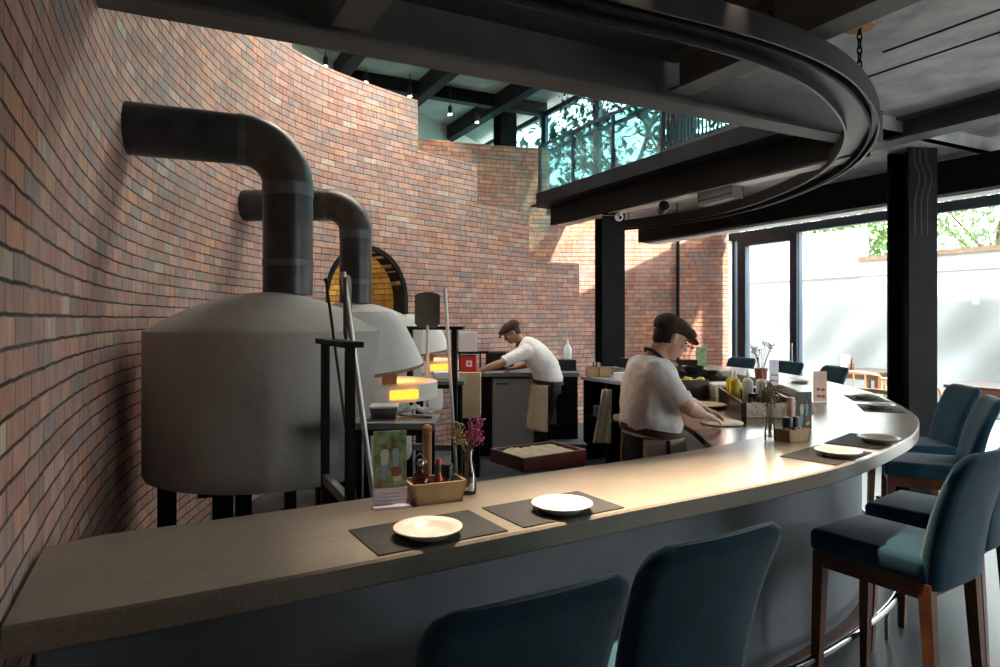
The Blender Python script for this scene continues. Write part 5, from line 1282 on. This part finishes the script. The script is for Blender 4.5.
# far cook bending over the prep counter, facing left
Y2 = 7.2
th2 = R(172); f2 = V3(math.cos(th2), math.sin(th2), 0); s2 = V3(f2.y, -f2.x, 0)
pel2 = V3(.53, Y2, .89)
tor2 = [(pel2, .155, .115), (V3(.525, Y2, .97), .148, .112), (V3(.49, Y2, 1.07), .160, .120), (V3(.425, Y2, 1.17), .178, .122), (V3(.34, Y2, 1.265), .182, .105), (V3(.28, Y2, 1.315), .145, .085), (V3(.23, Y2, 1.345), .075, .07)]
shL2 = V3(.30, Y2, 1.26)-s2*.175; shR2 = V3(.30, Y2, 1.26)+s2*.175
person(dict(label='cook in white shirt and dark cap bending over the back counter in a beige apron', th=th2, hth=R(185), pitch=R(32), head=V3(.128, Y2, 1.455), pelvis=pel2, torso=tor2, skin=SKIN2, shirt=SHIRT, loose=.03,
    armL=dict(p=(shL2, V3(.02, 6.92, 1.145), V3(-.19, 6.88, 1.075)), d=V3(-1, .02, -.15), n=V3(-.1, .1, 1), side=-1, curl=.4, sleeve=.72),
    armR=dict(p=(shR2, V3(.34, 7.50, 1.10), V3(.17, 7.52, 1.05)), d=V3(-1, 0, -.12), n=V3(0, .2, 1), side=1, curl=.5, sleeve=.8),
    legs={1: (V3(.48, Y2+.11, .47), V3(.52, Y2+.12, .075)), -1: (V3(.44, Y2-.11, .47), V3(.40, Y2-.12, .075))},
    belt=(V3(.52, Y2, .925), .198, .166), belt_tilt=.012, apron=(R(-20), R(184), -.02, -.50, .05), knot=V3(.04, -.195, .0)))
# ---------------------------------------------------------------- lamps of the room, daylight, camera
for i, P in enumerate(lamps):
    t = thing('track_lamp', P, ['small ceiling lamp beside the ring rail nearest the brick wall', 'middle one of the three small ceiling lamps beside the ring rail', 'small ceiling lamp beside the ring rail nearest the bend'][i], 'lamp', 'track lamps of the ring rail', local=True)
    MB().lathe([(.024, -.05), (.028, -.05), (.03, .03), (.012, .045), (0, .045), (0, .02), (.022, .015)], (0, 0, 0), 14).build('lamp_head', BLACKP, t, 40)
    L = bpy.data.lights.new('track_glow', 'SPOT'); L.energy = LE[i]; L.color = (1, .80, .57); L.spot_size = R(46); L.spot_blend = 1; L.shadow_soft_size = .03
    lo = bpy.data.objects.new('track_glow', L); col.objects.link(lo); lo.parent = t; lo.location = (0, 0, -.06)
    d = Vector(LT[i])-P; lo.rotation_euler = d.to_track_quat('-Z', 'Y').to_euler()
w = bpy.data.worlds.new('daylight'); scn.world = w; w.use_nodes = True
n, l = w.node_tree.nodes, w.node_tree.links; bg = n['Background']
tc = n.new('ShaderNodeTexCoord'); sp = n.new('ShaderNodeSeparateXYZ'); l.new(tc.outputs['Generated'], sp.inputs[0])
rp = n.new('ShaderNodeValToRGB'); rp.color_ramp.elements[0].color = (.82, .83, .83, 1); rp.color_ramp.elements[1].color = (.93, .98, 1, 1); rp.color_ramp.elements[1].position = .6
l.new(sp.outputs['Z'], rp.inputs['Fac']); l.new(rp.outputs['Color'], bg.inputs['Color']); bg.inputs['Strength'].default_value = SKY
s = bpy.data.lights.new('sun', 'SUN'); s.energy = SUN; s.angle = R(2.5); s.color = (1, .93, .82)
so_ = bpy.data.objects.new('sun', s); col.objects.link(so_); so_.rotation_euler = Vector(SUND).to_track_quat('-Z', 'Y').to_euler()
def portal(c, xdir, sx, sy, nrm):
    L = bpy.data.lights.new('window_portal', 'AREA'); L.shape = 'RECTANGLE'; L.size = sx; L.size_y = sy; L.cycles.is_portal = True
    o = bpy.data.objects.new('window_portal', L); col.objects.link(o); o.location = c
    z = -Vector(nrm).normalized(); x = Vector(xdir).normalized(); y = z.cross(x)
    o.matrix_world = Matrix.Translation(Vector(c)) @ Matrix((x, y, z)).transposed().to_4x4()
portal(ab(fa+.15, 2.8, 1.5), V, 10.2, 3.1, -U)
portal(ab(ua+.15, 8, 4.2), V, 9.6, 1.8, -U)
portal(ab(6.0, -2.5, 1.85), U, 2.9, 1.2, V)
portal(ab(2.85, 6.35, zr+.3), U, 3.2, 1.4, (0, 0, -1))
cam = bpy.data.cameras.new('camera'); cam.sensor_width = 36; cam.lens = 36*F/1000; cam.shift_y = -(333.5-HZ)/1000; cam.clip_start = .05
co = bpy.data.objects.new('camera', cam); col.objects.link(co); co.location = (0, 0, H); co.rotation_euler = (R(90), 0, 0); scn.camera = co
vs = scn.view_settings; vs.view_transform = 'Standard'; vs.look = 'None'; vs.gamma = 1; vs.use_curve_mapping = False; vs.exposure = EXPO
scn.cycles.max_bounces = 10; scn.cycles.diffuse_bounces = 6; scn.cycles.transparent_max_bounces = 24; scn.cycles.sample_clamp_indirect = 8
